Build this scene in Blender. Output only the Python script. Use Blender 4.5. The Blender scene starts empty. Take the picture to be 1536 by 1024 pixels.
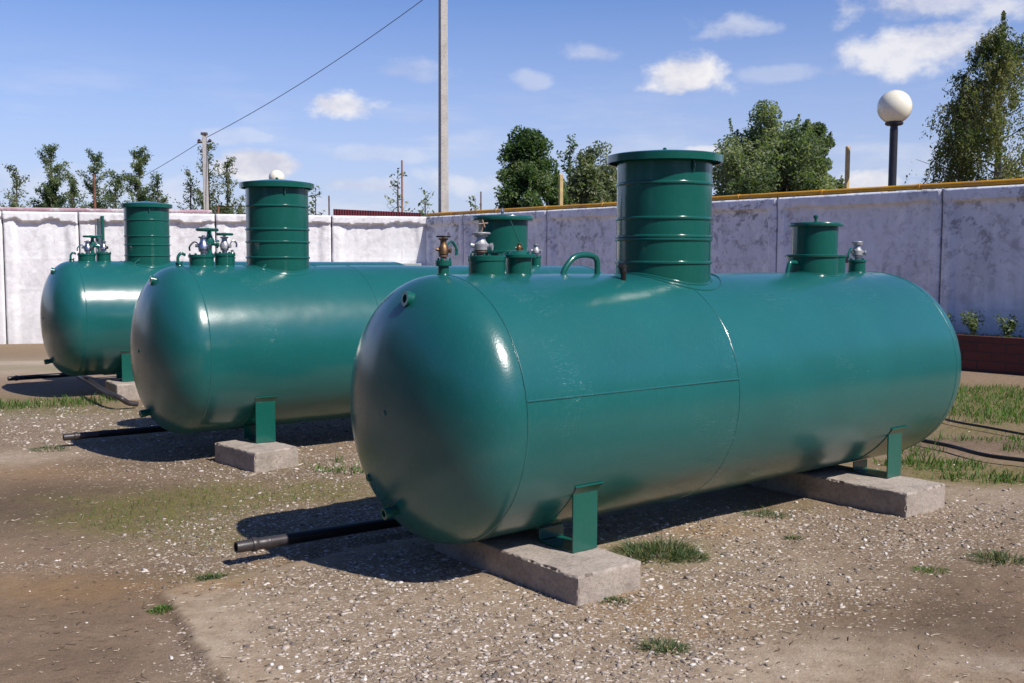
import bpy, math, random
import numpy as np
from mathutils import Vector, Matrix, noise as mn
rng = np.random.default_rng(7); random.seed(7)
sc = bpy.context.scene
C = bpy.data.collections.new('scene'); sc.collection.children.link(C)
R_ = math.radians

# ------------------------------------------------------------------ camera
CAM_H = 1.845
F = 1520.66            # focal length in photograph pixels (1536 wide)
M = np.array([[1., 0.0002, 0.0031], [-0.0031, 0.0773, 0.997], [0., 0.997, -0.0773]])
cd = bpy.data.cameras.new('camera'); cam = bpy.data.objects.new('camera', cd); C.objects.link(cam)
cd.sensor_width = 36; cd.lens = F / 1536 * 36; cd.clip_end = 5000; cd.clip_start = 0.05
r_, u_, f_ = [Vector(M[i]).normalized() for i in range(3)]
mw = Matrix(((r_.x, u_.x, -f_.x, 0), (r_.y, u_.y, -f_.y, 0), (r_.z, u_.z, -f_.z, CAM_H), (0, 0, 0, 1)))
cam.matrix_world = mw
sc.camera = cam

def ray(px, py):
    v = M.T @ np.array([(px - 768) / F, -(py - 512) / F, 1.]); return v / np.linalg.norm(v)
def G(px, py, z=0.0):
    """point of the plane at height z seen at a pixel of the photograph"""
    r = ray(px, py); s = (z - CAM_H) / r[2]; return np.array([r[0] * s, r[1] * s, z])
def at(px, py, depth):
    """point at a depth (m along y) seen at a pixel"""
    r = ray(px, py); s = depth / r[1]; return np.array([r[0] * s, depth, CAM_H + r[2] * s])

# ------------------------------------------------------------------ terrain height
def sstep(t): t = np.clip(t, 0, 1); return t * t * (3 - 2 * t)
def terrain(x, y):
    return -0.47 * sstep((y - 17) / 9) * sstep((5 - x) / 6)

# ------------------------------------------------------------------ numpy value noise
_L = rng.random((256, 256))
def vnoise(x, y, s):
    x = x / s + 1000; y = y / s + 1000
    xi = np.floor(x).astype(int); yi = np.floor(y).astype(int)
    fx = x - xi; fy = y - yi; fx = fx * fx * (3 - 2 * fx); fy = fy * fy * (3 - 2 * fy)
    a = _L[xi & 255, yi & 255]; b = _L[(xi + 1) & 255, yi & 255]
    c = _L[xi & 255, (yi + 1) & 255]; d = _L[(xi + 1) & 255, (yi + 1) & 255]
    return (a * (1 - fx) + b * fx) * (1 - fy) + (c * (1 - fx) + d * fx) * fy
def fbm(x, y, s, o=4):
    t = 0; a = .5; n = 0
    for i in range(o):
        t = t + a * vnoise(x + 17.3 * i, y - 9.1 * i, s / 2 ** i); n += a; a *= .55
    return t / n

# ------------------------------------------------------------------ materials
def mat(name):
    m = bpy.data.materials.new(name); m.use_nodes = True
    nt = m.node_tree; b = nt.nodes['Principled BSDF']
    return m, nt, b
def N(nt, t, **k):
    n = nt.nodes.new(t)
    for a, v in k.items():
        if a in n.inputs: n.inputs[a].default_value = v
        else: setattr(n, a, v)
    return n
def inp(n, name, v): n.inputs[name].default_value = v
def mix(nt, fac, a, b, blend='MIX'):
    n = nt.nodes.new('ShaderNodeMix'); n.data_type = 'RGBA'; n.blend_type = blend
    for i, v in ((0, fac), (6, a), (7, b)):
        if isinstance(v, (int, float)): n.inputs[i].default_value = v
        elif isinstance(v, tuple): n.inputs[i].default_value = (*v, 1)
        else: nt.links.new(v, n.inputs[i])
    return n.outputs[2]
def noise(nt, scale, detail=4, rough=.55, vec=None, dist=0):
    n = N(nt, 'ShaderNodeTexNoise'); inp(n, 'Scale', scale); inp(n, 'Detail', detail); inp(n, 'Roughness', rough); inp(n, 'Distortion', dist)
    if vec is None:
        tc = N(nt, 'ShaderNodeTexCoord'); vec = tc.outputs['Object']
    nt.links.new(vec, n.inputs['Vector']); return n.outputs['Fac']
def ramp(nt, src, *st):
    n = N(nt, 'ShaderNodeValToRGB'); e = n.color_ramp.elements
    while len(e) < len(st): e.new(.5)
    for i, (p, c) in enumerate(st):
        e[i].position = p; e[i].color = (*c, 1) if isinstance(c, tuple) else (c, c, c, 1)
    nt.links.new(src, n.inputs[0]); return n.outputs[0]
def math_(nt, op, a, b=0.0, c=None, clamp=False):
    n = N(nt, 'ShaderNodeMath'); n.operation = op; n.use_clamp = clamp
    for i, v in enumerate((a, b, c)):
        if v is None: continue
        if isinstance(v, (int, float)): n.inputs[i].default_value = v
        else: nt.links.new(v, n.inputs[i])
    return n.outputs[0]
def bump(nt, b, h, strength=.3, dist=.01, prev=None):
    n = N(nt, 'ShaderNodeBump'); inp(n, 'Strength', strength); inp(n, 'Distance', dist)
    nt.links.new(h, n.inputs['Height'])
    if prev is not None: nt.links.new(prev, n.inputs['Normal'])
    if b is not None: nt.links.new(n.outputs[0], b.inputs['Normal'])
    return n.outputs[0]
def attr(nt, name):
    return N(nt, 'ShaderNodeAttribute', attribute_name=name)
def wpos(nt):
    return N(nt, 'ShaderNodeNewGeometry').outputs['Position']

def simple(name, col, rough=.6, metal=0, var=.25, scale=12, bstr=.15, bdist=.004, spec=.5, coat=0):
    m, nt, b = mat(name)
    n = noise(nt, scale, 6, .6)
    dark = tuple(c * (1 - var) for c in col); lite = tuple(min(1, c * (1 + var)) for c in col)
    nt.links.new(ramp(nt, n, (.3, dark), (.7, lite)), b.inputs['Base Color'])
    inp(b, 'Roughness', rough); inp(b, 'Metallic', metal); inp(b, 'Specular IOR Level', spec); inp(b, 'Coat Weight', coat)
    if coat: inp(b, 'Coat Roughness', .12)
    bump(nt, b, noise(nt, scale * 6, 3), bstr, bdist)
    return m

def paint_mat(name, col, grime=True, peel=.5, rough=.2):
    """glossy teal enamel: brushed coat, fine orange peel, dust streaks and scratches"""
    m, nt, b = mat(name)
    tc = N(nt, 'ShaderNodeTexCoord').outputs['Object']
    w = wpos(nt)
    big = noise(nt, 1.6, 3, .5, tc)
    c = ramp(nt, big, (.3, tuple(x * .92 for x in col)), (.7, tuple(x * 1.06 for x in col)))
    mp = N(nt, 'ShaderNodeMapping'); inp(mp, 'Scale', (1, 1, .35)); nt.links.new(tc, mp.inputs[0])
    fine = noise(nt, 60, 6, .7, mp.outputs[0])
    c = mix(nt, math_(nt, 'MULTIPLY', ramp(nt, fine, (.5, 0.), (.8, 1.)), .18), c, (col[0] * 2 + .05, col[1] * 1.3 + .05, col[2] * 1.3 + .05))
    if grime:
        # pale scratches, in patches
        mp2 = N(nt, 'ShaderNodeMapping'); inp(mp2, 'Scale', (1.2, 3, 5)); inp(mp2, 'Rotation', (.4, .9, .5)); nt.links.new(tc, mp2.inputs[0])
        wv = noise(nt, 5, 2, .5, mp2.outputs[0], 1.5)
        line = math_(nt, 'LESS_THAN', math_(nt, 'ABSOLUTE', math_(nt, 'SUBTRACT', wv, .5)), .0035)
        patch = ramp(nt, noise(nt, 2.3, 2, .5, tc), (.60, 0.), (.66, 1.))
        dots = ramp(nt, noise(nt, 95, 2, .6, tc), (.70, 0.), (.74, 1.))
        patch2 = ramp(nt, noise(nt, 3.1, 3, .5, tc), (.48, 0.), (.62, 1.))
        k = math_(nt, 'ADD', math_(nt, 'MULTIPLY', line, patch), math_(nt, 'MULTIPLY', dots, patch2), clamp=True)
        c = mix(nt, math_(nt, 'MULTIPLY', k, .35), c, (.25, .42, .40))
        # mud haze near the bottom
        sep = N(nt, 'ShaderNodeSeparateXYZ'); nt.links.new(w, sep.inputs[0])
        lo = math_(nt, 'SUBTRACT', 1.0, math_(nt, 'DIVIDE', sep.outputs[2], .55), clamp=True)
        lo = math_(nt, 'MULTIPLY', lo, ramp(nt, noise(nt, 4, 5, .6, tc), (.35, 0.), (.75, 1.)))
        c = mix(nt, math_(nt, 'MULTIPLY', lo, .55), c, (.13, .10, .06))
    nt.links.new(c, b.inputs['Base Color'])
    rr = ramp(nt, noise(nt, 3, 5, .6, tc), (.3, rough * .92), (.75, rough * 1.12))
    nt.links.new(rr, b.inputs['Roughness'])
    inp(b, 'Specular IOR Level', .62); inp(b, 'Coat Weight', .3); inp(b, 'Coat Roughness', .08)
    n1 = bump(nt, None, noise(nt, 2.2, 2, .5, tc), .18, .05)
    n2 = bump(nt, b, noise(nt, 85, 3, .55, tc), peel, .0012, n1)
    nt.links.new(n2, b.inputs['Coat Normal'])
    return m

TEAL = (.010, .120, .116)
m_tank = paint_mat('teal_enamel', TEAL, True, .55, .25)
m_fit = paint_mat('teal_enamel_fittings', (.006, .100, .077), False, .3, .2)

def brick_like(): pass

def concrete(name, col, dark=.5, scale=3.0, pits=True, stain=(.2, .17, .14)):
    m, nt, b = mat(name)
    tc = N(nt, 'ShaderNodeTexCoord').outputs['Object']
    n1 = noise(nt, scale, 7, .65, tc); n2 = noise(nt, scale * 9, 6, .7, tc)
    c = ramp(nt, n1, (.25, tuple(x * dark for x in col)), (.5, col), (.8, tuple(min(1, x * 1.18) for x in col)))
    c = mix(nt, math_(nt, 'MULTIPLY', ramp(nt, n2, (.46, 0.), (.68, 1.)), .6), c, stain)
    if pits:
        v = N(nt, 'ShaderNodeTexVoronoi'); inp(v, 'Scale', 22); nt.links.new(tc, v.inputs['Vector'])
        p = math_(nt, 'LESS_THAN', v.outputs['Distance'], .14)
        p = math_(nt, 'MULTIPLY', p, math_(nt, 'GREATER_THAN', noise(nt, 9, 2, .5, tc), .56))
        c = mix(nt, math_(nt, 'MULTIPLY', p, .7), c, tuple(x * .35 for x in col))
        hh = math_(nt, 'SUBTRACT', n2, p)
    else: hh = n2
    nt.links.new(c, b.inputs['Base Color']); inp(b, 'Roughness', .93); inp(b, 'Specular IOR Level', .2)
    bump(nt, b, hh, .9, .009)
    return m
m_block = concrete('weathered_concrete', (.43, .37, .32), .55, 4.5)
m_poleconc = concrete('pole_concrete', (.50, .47, .43), .75, 2, False, (.3, .27, .24))

def wall_mat(name, base, dirt, dirtcol, wear=1.0):
    """whitewashed concrete with streaks, mould spots and grey patches where wash has gone"""
    m, nt, b = mat(name)
    w = wpos(nt)
    n1 = noise(nt, .9, 6, .65, w)
    c = ramp(nt, n1, (.28, tuple(x * (1 - .22 * wear) for x in base)), (.62, base))
    c = mix(nt, math_(nt, 'MULTIPLY', ramp(nt, noise(nt, 2.6, 8, .7, w, .6), (.54, 0.), (.60, 1.)), .5), c, tuple(min(1, x * 1.12) for x in base))
    c = mix(nt, math_(nt, 'MULTIPLY', ramp(nt, noise(nt, 1.7, 8, .68, w, .8), (.55, 0.), (.61, 1.)), .35 * wear), c, tuple(x * .6 for x in base))
    st = N(nt, 'ShaderNodeMapping'); inp(st, 'Scale', (2.2, 2.2, .22)); nt.links.new(w, st.inputs[0])
    s = noise(nt, 1.6, 7, .62, st.outputs[0])
    c = mix(nt, math_(nt, 'MULTIPLY', ramp(nt, s, (.48, 0.), (.75, 1.)), .45 * wear), c, tuple(x * .62 for x in base))
    sep = N(nt, 'ShaderNodeSeparateXYZ'); nt.links.new(w, sep.inputs[0])
    # dark mould spots, denser near the top
    sp = noise(nt, 4.6, 9, .76, w, .3)
    hz = N(nt, 'ShaderNodeMapRange'); inp(hz, 'From Min', .6); inp(hz, 'From Max', 2.9); inp(hz, 'To Min', .12); inp(hz, 'To Max', 1.)
    nt.links.new(sep.outputs[2], hz.inputs[0])
    spm = math_(nt, 'MULTIPLY', ramp(nt, sp, (.50, 0.), (.60, 1.)), hz.outputs[0])
    reg = ramp(nt, noise(nt, .55, 3, .5, w), (.38, .12), (.56, 1.))
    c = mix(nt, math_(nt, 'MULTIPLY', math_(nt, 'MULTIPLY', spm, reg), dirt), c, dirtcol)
    # grime rising from the foot
    ft = N(nt, 'ShaderNodeMapRange'); inp(ft, 'From Min', .9); inp(ft, 'From Max', -.5); inp(ft, 'To Min', 0.); inp(ft, 'To Max', 1.)
    nt.links.new(sep.outputs[2], ft.inputs[0])
    c = mix(nt, math_(nt, 'MULTIPLY', math_(nt, 'MULTIPLY', ft.outputs[0], noise(nt, 2, 6, .7, w)), .9 * wear), c, tuple(x * .55 for x in base))
    # thin run-down marks of rust
    st2 = N(nt, 'ShaderNodeMapping'); inp(st2, 'Scale', (6, 6, .5)); nt.links.new(w, st2.inputs[0])
    rr = ramp(nt, noise(nt, 1.4, 5, .6, st2.outputs[0]), (.66, 0.), (.72, 1.))
    c = mix(nt, math_(nt, 'MULTIPLY', rr, .3), c, (.28, .2, .15))
    nt.links.new(c, b.inputs['Base Color']); inp(b, 'Roughness', .95); inp(b, 'Specular IOR Level', .15)
    h = math_(nt, 'ADD', noise(nt, 5, 6, .6, w), math_(nt, 'MULTIPLY', noise(nt, 45, 4, .6, w), .25))
    bump(nt, b, h, .7, .02)
    return m
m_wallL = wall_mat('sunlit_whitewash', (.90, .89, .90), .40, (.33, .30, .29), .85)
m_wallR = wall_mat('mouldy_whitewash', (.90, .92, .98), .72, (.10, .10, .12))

def metal(name, col, rough, metallic=1., var=.3, scale=30, spots=None):
    m, nt, b = mat(name)
    n = noise(nt, scale, 5, .6)
    c = ramp(nt, n, (.3, tuple(x * (1 - var) for x in col)), (.7, col))
    if spots: c = mix(nt, ramp(nt, noise(nt, scale * .5, 5, .7), (.5, 0.), (.62, 1.)), c, spots)
    nt.links.new(c, b.inputs['Base Color']); inp(b, 'Metallic', metallic); inp(b, 'Roughness', rough)
    bump(nt, b, n, .3, .002)
    return m
m_steel = metal('galvanised_valve', (.62, .62, .66), .32)
m_alu = metal('aluminium_paint', (.50, .50, .53), .45, .4, .4)
m_brass = metal('tarnished_brass', (.34, .20, .10), .48, .8, .5)
m_copper = metal('dull_copper', (.26, .17, .14), .6, .6, .4)
m_black = simple('black_plastic', (.012, .012, .014), .38, var=.4)
m_greyplast = simple('grey_brown_plastic', (.045, .038, .041), .42, var=.25)
m_yellow = metal('yellow_gas_paint', (.72, .36, .02), .5, 0, .3, 3, (.45, .22, .05))
m_pink = metal('faded_pink_paint', (.55, .36, .40), .7, 0, .3, 5, (.62, .58, .58))
m_rust = simple('rusty_steel', (.20, .085, .05), .85, var=.5, scale=8)
m_rustpole = simple('reddish_wood_pole', (.30, .17, .13), .9, var=.4, scale=4)
m_cream = simple('cream_painted_steel', (.50, .36, .16), .7, var=.3, scale=3)
m_darkpost = simple('dark_lamp_post', (.022, .020, .026), .4, var=.3)
m_brickbed = None
m_bark = simple('bark', (.11, .085, .065), .95, var=.5, scale=6, bstr=.6, bdist=.02)
m_barkb = simple('birch_bark', (.20, .17, .13), .95, var=.6, scale=5, bstr=.6, bdist=.02)
m_maroon = simple('maroon_sheet', (.13, .022, .03), .6, var=.25, scale=2)
m_wire = simple('wire_sheath', (.12, .14, .20), .6)
m_insul = simple('porcelain', (.12, .08, .07), .2)
m_rubber = simple('stub_black', (.02, .014, .012), .3, var=.5, scale=40)

def globe_mat():
    m, nt, b = mat('opal_globe')
    inp(b, 'Base Color', (.74, .70, .58, 1)); inp(b, 'Roughness', .22); inp(b, 'Subsurface Weight', .5)
    inp(b, 'Subsurface Radius', (.2, .2, .18)); inp(b, 'Coat Weight', .4); inp(b, 'Coat Roughness', .1)
    c = ramp(nt, noise(nt, 2.5, 4), (.3, (.86, .80, .62)), (.7, (.94, .90, .75)))
    nt.links.new(c, b.inputs['Base Color'])
    return m
m_globe = globe_mat()

def leaf_mat(name, cols, trans=.42, rough=.55):
    m, nt, b = mat(name)
    a = attr(nt, 'tint')
    st = [(i / (len(cols) - 1), c) for i, c in enumerate(cols)]
    c = ramp(nt, a.outputs['Fac'], *st)
    nt.links.new(c, b.inputs['Base Color']); inp(b, 'Roughness', rough); inp(b, 'Specular IOR Level', .35)
    t = N(nt, 'ShaderNodeBsdfTranslucent'); 
    c2 = mix(nt, 1.0, c, (1.6, 1.8, .7), 'MULTIPLY'); nt.links.new(c2, t.inputs['Color'])
    ms = N(nt, 'ShaderNodeMixShader'); ms.inputs[0].default_value = trans
    nt.links.new(b.outputs[0], ms.inputs[1]); nt.links.new(t.outputs[0], ms.inputs[2])
    nt.links.new(ms.outputs[0], nt.nodes['Material Output'].inputs['Surface'])
    return m
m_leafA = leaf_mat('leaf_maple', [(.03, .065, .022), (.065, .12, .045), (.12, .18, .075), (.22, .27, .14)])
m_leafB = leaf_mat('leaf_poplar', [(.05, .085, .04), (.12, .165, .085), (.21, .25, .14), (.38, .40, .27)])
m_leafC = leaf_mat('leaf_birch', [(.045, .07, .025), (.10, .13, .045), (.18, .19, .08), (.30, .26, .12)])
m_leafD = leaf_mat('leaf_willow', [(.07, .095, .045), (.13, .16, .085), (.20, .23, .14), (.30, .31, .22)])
m_grass = leaf_mat('grass_blades', [(.035, .09, .012), (.075, .16, .03), (.13, .23, .05), (.27, .28, .11)], .4)
m_weed = leaf_mat('weed_blades', [(.025, .055, .018), (.06, .11, .04), (.12, .17, .075), (.27, .24, .12)], .25)

# ------------------------------------------------------------------ mesh builder
def np_mesh(name, V, Fc, tint=None):
    V = np.asarray(V, np.float32); me = bpy.data.meshes.new(name)
    Fc = np.asarray(Fc, np.int32); nf, k = Fc.shape
    me.vertices.add(len(V)); me.vertices.foreach_set('co', V.ravel())
    me.loops.add(nf * k); me.loops.foreach_set('vertex_index', Fc.ravel())
    me.polygons.add(nf); me.polygons.foreach_set('loop_start', np.arange(0, nf * k, k, dtype=np.int32))
    if tint is not None:
        for nm, arr in (tint if isinstance(tint, dict) else {'tint': tint}).items():
            a = me.attributes.new(nm, 'FLOAT', 'POINT'); a.data.foreach_set('value', np.asarray(arr, np.float32))
    me.update(calc_edges=True); me.validate()
    return me
def link(name, me, m, parent=None, smooth=True, sharp=40, loc=None):
    o = bpy.data.objects.new(name, me); C.objects.link(o)
    if m is not None: me.materials.append(m)
    if smooth:
        me.shade_smooth()
        if sharp: me.set_sharp_from_angle(angle=R_(sharp))
    if parent is not None: o.parent = parent
    if loc is not None: o.location = loc
    return o
def tag(o, label=None, cat=None, group=None, kind=None):
    if label: o['label'] = label
    if cat: o['category'] = cat
    if group: o['group'] = group
    if kind: o['kind'] = kind
    return o
def empty(name, loc, rz=0, label=None, cat=None, group=None):
    o = bpy.data.objects.new(name, None); C.objects.link(o); o.location = loc; o.rotation_euler = (0, 0, rz)
    o.empty_display_size = .1
    return tag(o, label, cat, group)

class MB:
    def __init__(s): s.v = []; s.f = []
    def add(s, V, Fs):
        b = len(s.v); s.v += [tuple(map(float, p)) for p in V]; s.f += [tuple(int(i) + b for i in q) for q in Fs]; return s
    def box(s, c, d, rz=0, mtx=None):
        x, y, z = [t / 2 for t in d]
        P = [(-x, -y, -z), (x, -y, -z), (x, y, -z), (-x, y, -z), (-x, -y, z), (x, -y, z), (x, y, z), (-x, y, z)]
        m = (Matrix.Translation(c) @ Matrix.Rotation(rz, 4, 'Z')) if mtx is None else Matrix.Translation(c) @ mtx
        return s.add([m @ Vector(p) for p in P], [(0, 3, 2, 1), (4, 5, 6, 7), (0, 1, 5, 4), (1, 2, 6, 5), (2, 3, 7, 6), (3, 0, 4, 7)])
    def lathe(s, prof, o=(0, 0, 0), axis=(0, 0, 1), seg=48, caps=True):
        ax = Vector(axis).normalized(); q = ax.to_track_quat('Z', 'Y').to_matrix(); o = Vector(o)
        V = []; Fs = []
        for r, z in prof:
            for i in range(seg):
                t = 2 * math.pi * i / seg
                V.append(o + q @ Vector((r * math.cos(t), r * math.sin(t), z)))
        n = len(prof)
        for j in range(n - 1):
            for i in range(seg):
                k = (i + 1) % seg
                Fs.append((j * seg + i, j * seg + k, (j + 1) * seg + k, (j + 1) * seg + i))
        if caps:
            if prof[0][0] > 1e-5: Fs.append(tuple(range(seg - 1, -1, -1)))
            if prof[-1][0] > 1e-5: Fs.append(tuple((n - 1) * seg + i for i in range(seg)))
        return s.add(V, Fs)
    def tube(s, path, r, seg=12, closed=False, caps=True):
        P = [Vector(p) for p in path]; n = len(P); rr = r if hasattr(r, '__len__') else [r] * n
        V = []; Fs = []; up = None
        for i in range(n):
            a = P[i - 1] if (i or closed) else P[i]; b = P[(i + 1) % n] if (i < n - 1 or closed) else P[i]
            t = (b - a).normalized()
            if up is None: up = t.orthogonal().normalized()
            up = (up - t * up.dot(t))
            up = up.normalized() if up.length > 1e-6 else t.orthogonal().normalized()
            w = t.cross(up)
            for k in range(seg):
                g = 2 * math.pi * k / seg; V.append(P[i] + (up * math.cos(g) + w * math.sin(g)) * rr[i])
        m = n if closed else n - 1
        for j in range(m):
            j2 = (j + 1) % n
            for i in range(seg):
                k = (i + 1) % seg; Fs.append((j * seg + i, j2 * seg + i, j2 * seg + k, j * seg + k))
        if caps and not closed:
            Fs.append(tuple(range(seg))); Fs.append(tuple((n - 1) * seg + i for i in range(seg - 1, -1, -1)))
        return s.add(V, Fs)
    def build(s, name, m, parent=None, smooth=True, bevel=0, sharp=40):
        import bmesh
        bm = bmesh.new(); vs = [bm.verts.new(p) for p in s.v]
        for q in s.f:
            try: bm.faces.new([vs[i] for i in q])
            except ValueError: pass
        bmesh.ops.recalc_face_normals(bm, faces=bm.faces)
        me = bpy.data.meshes.new(name); bm.to_mesh(me); bm.free()
        o = link(name, me, m, parent, smooth, sharp)
        if bevel:
            b = o.modifiers.new('bevel', 'BEVEL'); b.width = bevel; b.segments = 2; b.limit_method = 'ANGLE'; b.angle_limit = R_(40)
        return o
def arc_path(pts, n=8):
    """Catmull-Rom through points"""
    P = [Vector(p) for p in pts]; P = [P[0] * 2 - P[1]] + P + [P[-1] * 2 - P[-2]]; out = []
    for i in range(1, len(P) - 2):
        for k in range(n):
            t = k / n; a, b, c, d = P[i - 1:i + 3]
            out.append(.5 * ((2 * b) + (c - a) * t + (2 * a - 5 * b + 4 * c - d) * t * t + (3 * b - a - 3 * c + d) * t ** 3))
    out.append(P[-2]); return out

# ------------------------------------------------------------------ tanks
TR = .8; HK = .398; NH = 2.30; LEGZ = .818
TANKS = [dict(c=(-.4133, 6.036, CAM_H - .8734), az=.67855, L=4.58, mid=1.79, man=1.91, mr=.333, lr=.405, leg=.818),
         dict(c=(-3.1672, 9.6775, CAM_H - .8396), az=.64291, L=5.01, mid=1.757, man=1.0, mr=.308, lr=.367, leg=.858),
         dict(c=(-6.1528, 14.2137, CAM_H - .7992), az=.61862, L=5.08, mid=1.76, man=1.035, mr=.312, lr=.36, leg=.852)]
def shell(T, t):
    L = T['L']; prof = []
    # left head, cylinder, right head as (radius, position)
    n = 26
    for i in range(n + 1):
        th = math.pi / 2 * (1 - i / n)
        prof.append((TR * math.cos(th) ** (2 / NH) if i else 0.0, -HK * math.sin(th) ** (2 / NH)))
    for k in range(1, 40): prof.append((TR, L * k / 40))
    for i in range(n + 1):
        th = math.pi / 2 * i / n
        prof.append((TR * math.cos(th) ** (2 / NH) if i < n else 0.0, L + HK * math.sin(th) ** (2 / NH)))
    seg = 144; V = []; Fs = []
    for r, a in prof:
        for i in range(seg):
            g = 2 * math.pi * i / seg
            # real plate is never perfectly round
            dr = .004 * (mn.noise(Vector((a * 1.1 + 5 * t, math.cos(g) * 1.2, math.sin(g) * 1.2))))
            rr = max(r + dr * min(1, r / TR), 0)
            V.append((a - L / 2, rr * math.cos(g), rr * math.sin(g) + LEGZ))
    m = len(prof)
    for j in range(m - 1):
        for i in range(seg):
            k = (i + 1) % seg; Fs.append((j * seg + i, (j + 1) * seg + i, (j + 1) * seg + k, j * seg + k))
    return V, Fs
def build_tank(t, label):
    T = TANKS[t]; L = T['L']; c = T['c']; az = T['az']
    d = Vector((math.cos(az), math.sin(az), 0))
    base = Vector(c) + d * L / 2 - Vector((0, 0, LEGZ))
    root = empty('storage_tank', base, az, label, 'tank', 'green fuel storage tanks in the yard')
    T['root'] = root
    def P(a, e, z): return Vector((a - L / 2, -e, z + LEGZ))     # a along axis, e towards the camera, z above axis
    sb = MB(); sb.add(*shell(T, t)); sh = sb.build('shell', m_tank, root, sharp=0)
    def ring(a, r=TR - .0025, w=.006):
        w0 = MB(); path = []
        for i in range(160):
            g = 2 * math.pi * i / 160
            jj = .0018 * mn.noise(Vector((a + t, i * .9, 0)))
            path.append(P(a + jj, (r) * math.cos(g), (r) * math.sin(g)))
        rad = [w * (1 + .35 * mn.noise(Vector((i * 1.7, a, t)))) for i in range(160)]
        w0.tube(path, rad, 8, closed=True); return w0.build('weld_seam', m_tank, sh)
    ring(0); ring(T['mid'], w=.0055); ring(L)
    # longitudinal weld
    lw = MB(); g = math.atan2(.131, .789) if t == 0 else math.atan2(-.45, -.66)
    lw.tube([P(a, (TR - .002) * math.cos(g), (TR - .002) * math.sin(g)) for a in np.linspace(0, T['mid'], 40)], [.0075 * (1 + .3 * mn.noise(Vector((i * 1.3, 3, t)))) for i in range(40)], 8)
    lw.build('weld_seam', m_tank, sh)
    def saddle_bead(parent, a0, r, w=.008, e0=0):
        b = MB(); b.tube([P(a0 + r * math.cos(q), e0 + r * math.sin(q), math.sqrt(max(.01, (TR + .001) ** 2 - (e0 + r * math.sin(q)) ** 2))) for q in np.linspace(0, 2 * math.pi, 72, endpoint=False)], w, 8, closed=True)
        return b.build('weld_seam', m_fit, parent)
    def drum(name, a, r, zt, e=0, bands=(), lid=None, parent=root, zb=None, seg=56, m=m_fit):
        mb = MB(); zb = math.sqrt(max(.02, TR ** 2 - (abs(e) + r) ** 2)) - .03 if zb is None else zb
        prof = [(r, zb)]
        for bz in bands:
            prof += [(r, bz - .012), (r + .009, bz - .007), (r + .011, bz), (r + .009, bz + .007), (r, bz + .012)]
        prof += [(r, zt)]
        mb.lathe(prof, P(a, e, 0), seg=seg); o = mb.build(name, m, parent)
        return o
    # ---- manway with ribs and conical lid
    a, r = T['man'], T['mr']
    mwy = drum('manway', a, r, 1.60, bands=(.875, 1.035, 1.055, 1.18, 1.42) if t == 0 else (.88, 1.035, 1.16, 1.39), seg=96)
    saddle_bead(mwy, a, r + .006, .010)
    saddle_bead(mwy, a, r + .075, .005)
    lb = MB(); lr = T['lr']
    lb.lathe([(r + .005, 1.603), (lr - .016, 1.603), (lr - .015, 1.572), (lr, 1.570), (lr + .001, 1.620), (lr - .02, 1.627), (lr * .5, 1.648), (.012, 1.668), (0, 1.669)], P(a, 0, 0), seg=96, caps=False)
    lb.lathe([(.014, 1.66), (.014, 1.678), (.006, 1.684), (0, 1.684)], P(a, 0, 0), seg=16); lid = lb.build('lid', m_fit, mwy, sharp=30)
    # small padlock lug under the lid
    g = az + R_(-50) ; 
    vd = Vector((-math.sin(.15), -math.cos(.15), 0)); vd.rotate(Matrix.Rotation(R_(35), 3, 'Z')); vd.rotate(Matrix.Rotation(-az, 3, 'Z'))
    lk = MB(); pc = P(a, 0, 1.525) + vd * (r + .012)
    lk.tube([pc + Vector((0, 0, .05)), pc, pc - Vector((0, 0, .03))], [.007, .012, .004], 8)
    lk.build('lug', m_fit, mwy)
    # ---- legs: U brackets with curved pads
    for a0 in ((.465, .66), (L - .75, L - .555)):
        ac = (a0[0] + a0[1]) / 2; wd = a0[1] - a0[0]
        for sg in (1, -1):
            lg = MB(); th = .012
            zo = -math.sqrt(TR ** 2 - .65 ** 2); zi = -math.sqrt(TR ** 2 - .35 ** 2)
            LZ = T['leg']; lg.box(P(ac, sg * .65, (-LZ + zo) / 2), (wd, th, zo + LZ))
            lg.box(P(ac, sg * .35, (-LZ + .0135 + zi - .012) / 2), (wd, th, zi - .012 + LZ - .0135))
            lg.box(P(ac, sg * .4965, -LZ + th / 2), (wd - .002, .294, th))
            lo = lg.build('leg', m_fit, root, bevel=.003)
            pd = MB(); q0, q1 = math.asin(.33 / TR), math.asin(.668 / TR); V = []; Fs = []
            n = 14; pw = wd / 2 + .002
            for i in range(n + 1):
                q = q0 + (q1 - q0) * i / n
                for rr in (TR - .004, TR + .006):
                    for s2 in (-1, 1): V.append(P(ac + s2 * pw, sg * rr * math.sin(q), -rr * math.cos(q)))
            # a straight lip at the outer end
            for rr in (-.004, .006):
                dq = Vector((0, -sg * math.sin(q1), -math.cos(q1))); tq = Vector((0, -sg * math.cos(q1), math.sin(q1)))
                for s2 in (-1, 1): V.append(P(ac + s2 * (pw + .012), 0, 0) + dq * (TR + rr + .006) + tq * .034)
            for i in range(n + 1):
                b0 = 4 * i; b1 = b0 + 4
                Fs += [(b0, b0 + 1, b1 + 1, b1), (b0 + 2, b1 + 2, b1 + 3, b0 + 3), (b0, b1, b1 + 2, b0 + 2), (b0 + 1, b0 + 3, b1 + 3, b1 + 1)]
            Fs += [(0, 2, 3, 1), (4 * n + 4, 4 * n + 5, 4 * n + 7, 4 * n + 6)]
            pd.add(V, Fs).build('saddle_pad', m_fit, lo, sharp=30)
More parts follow.
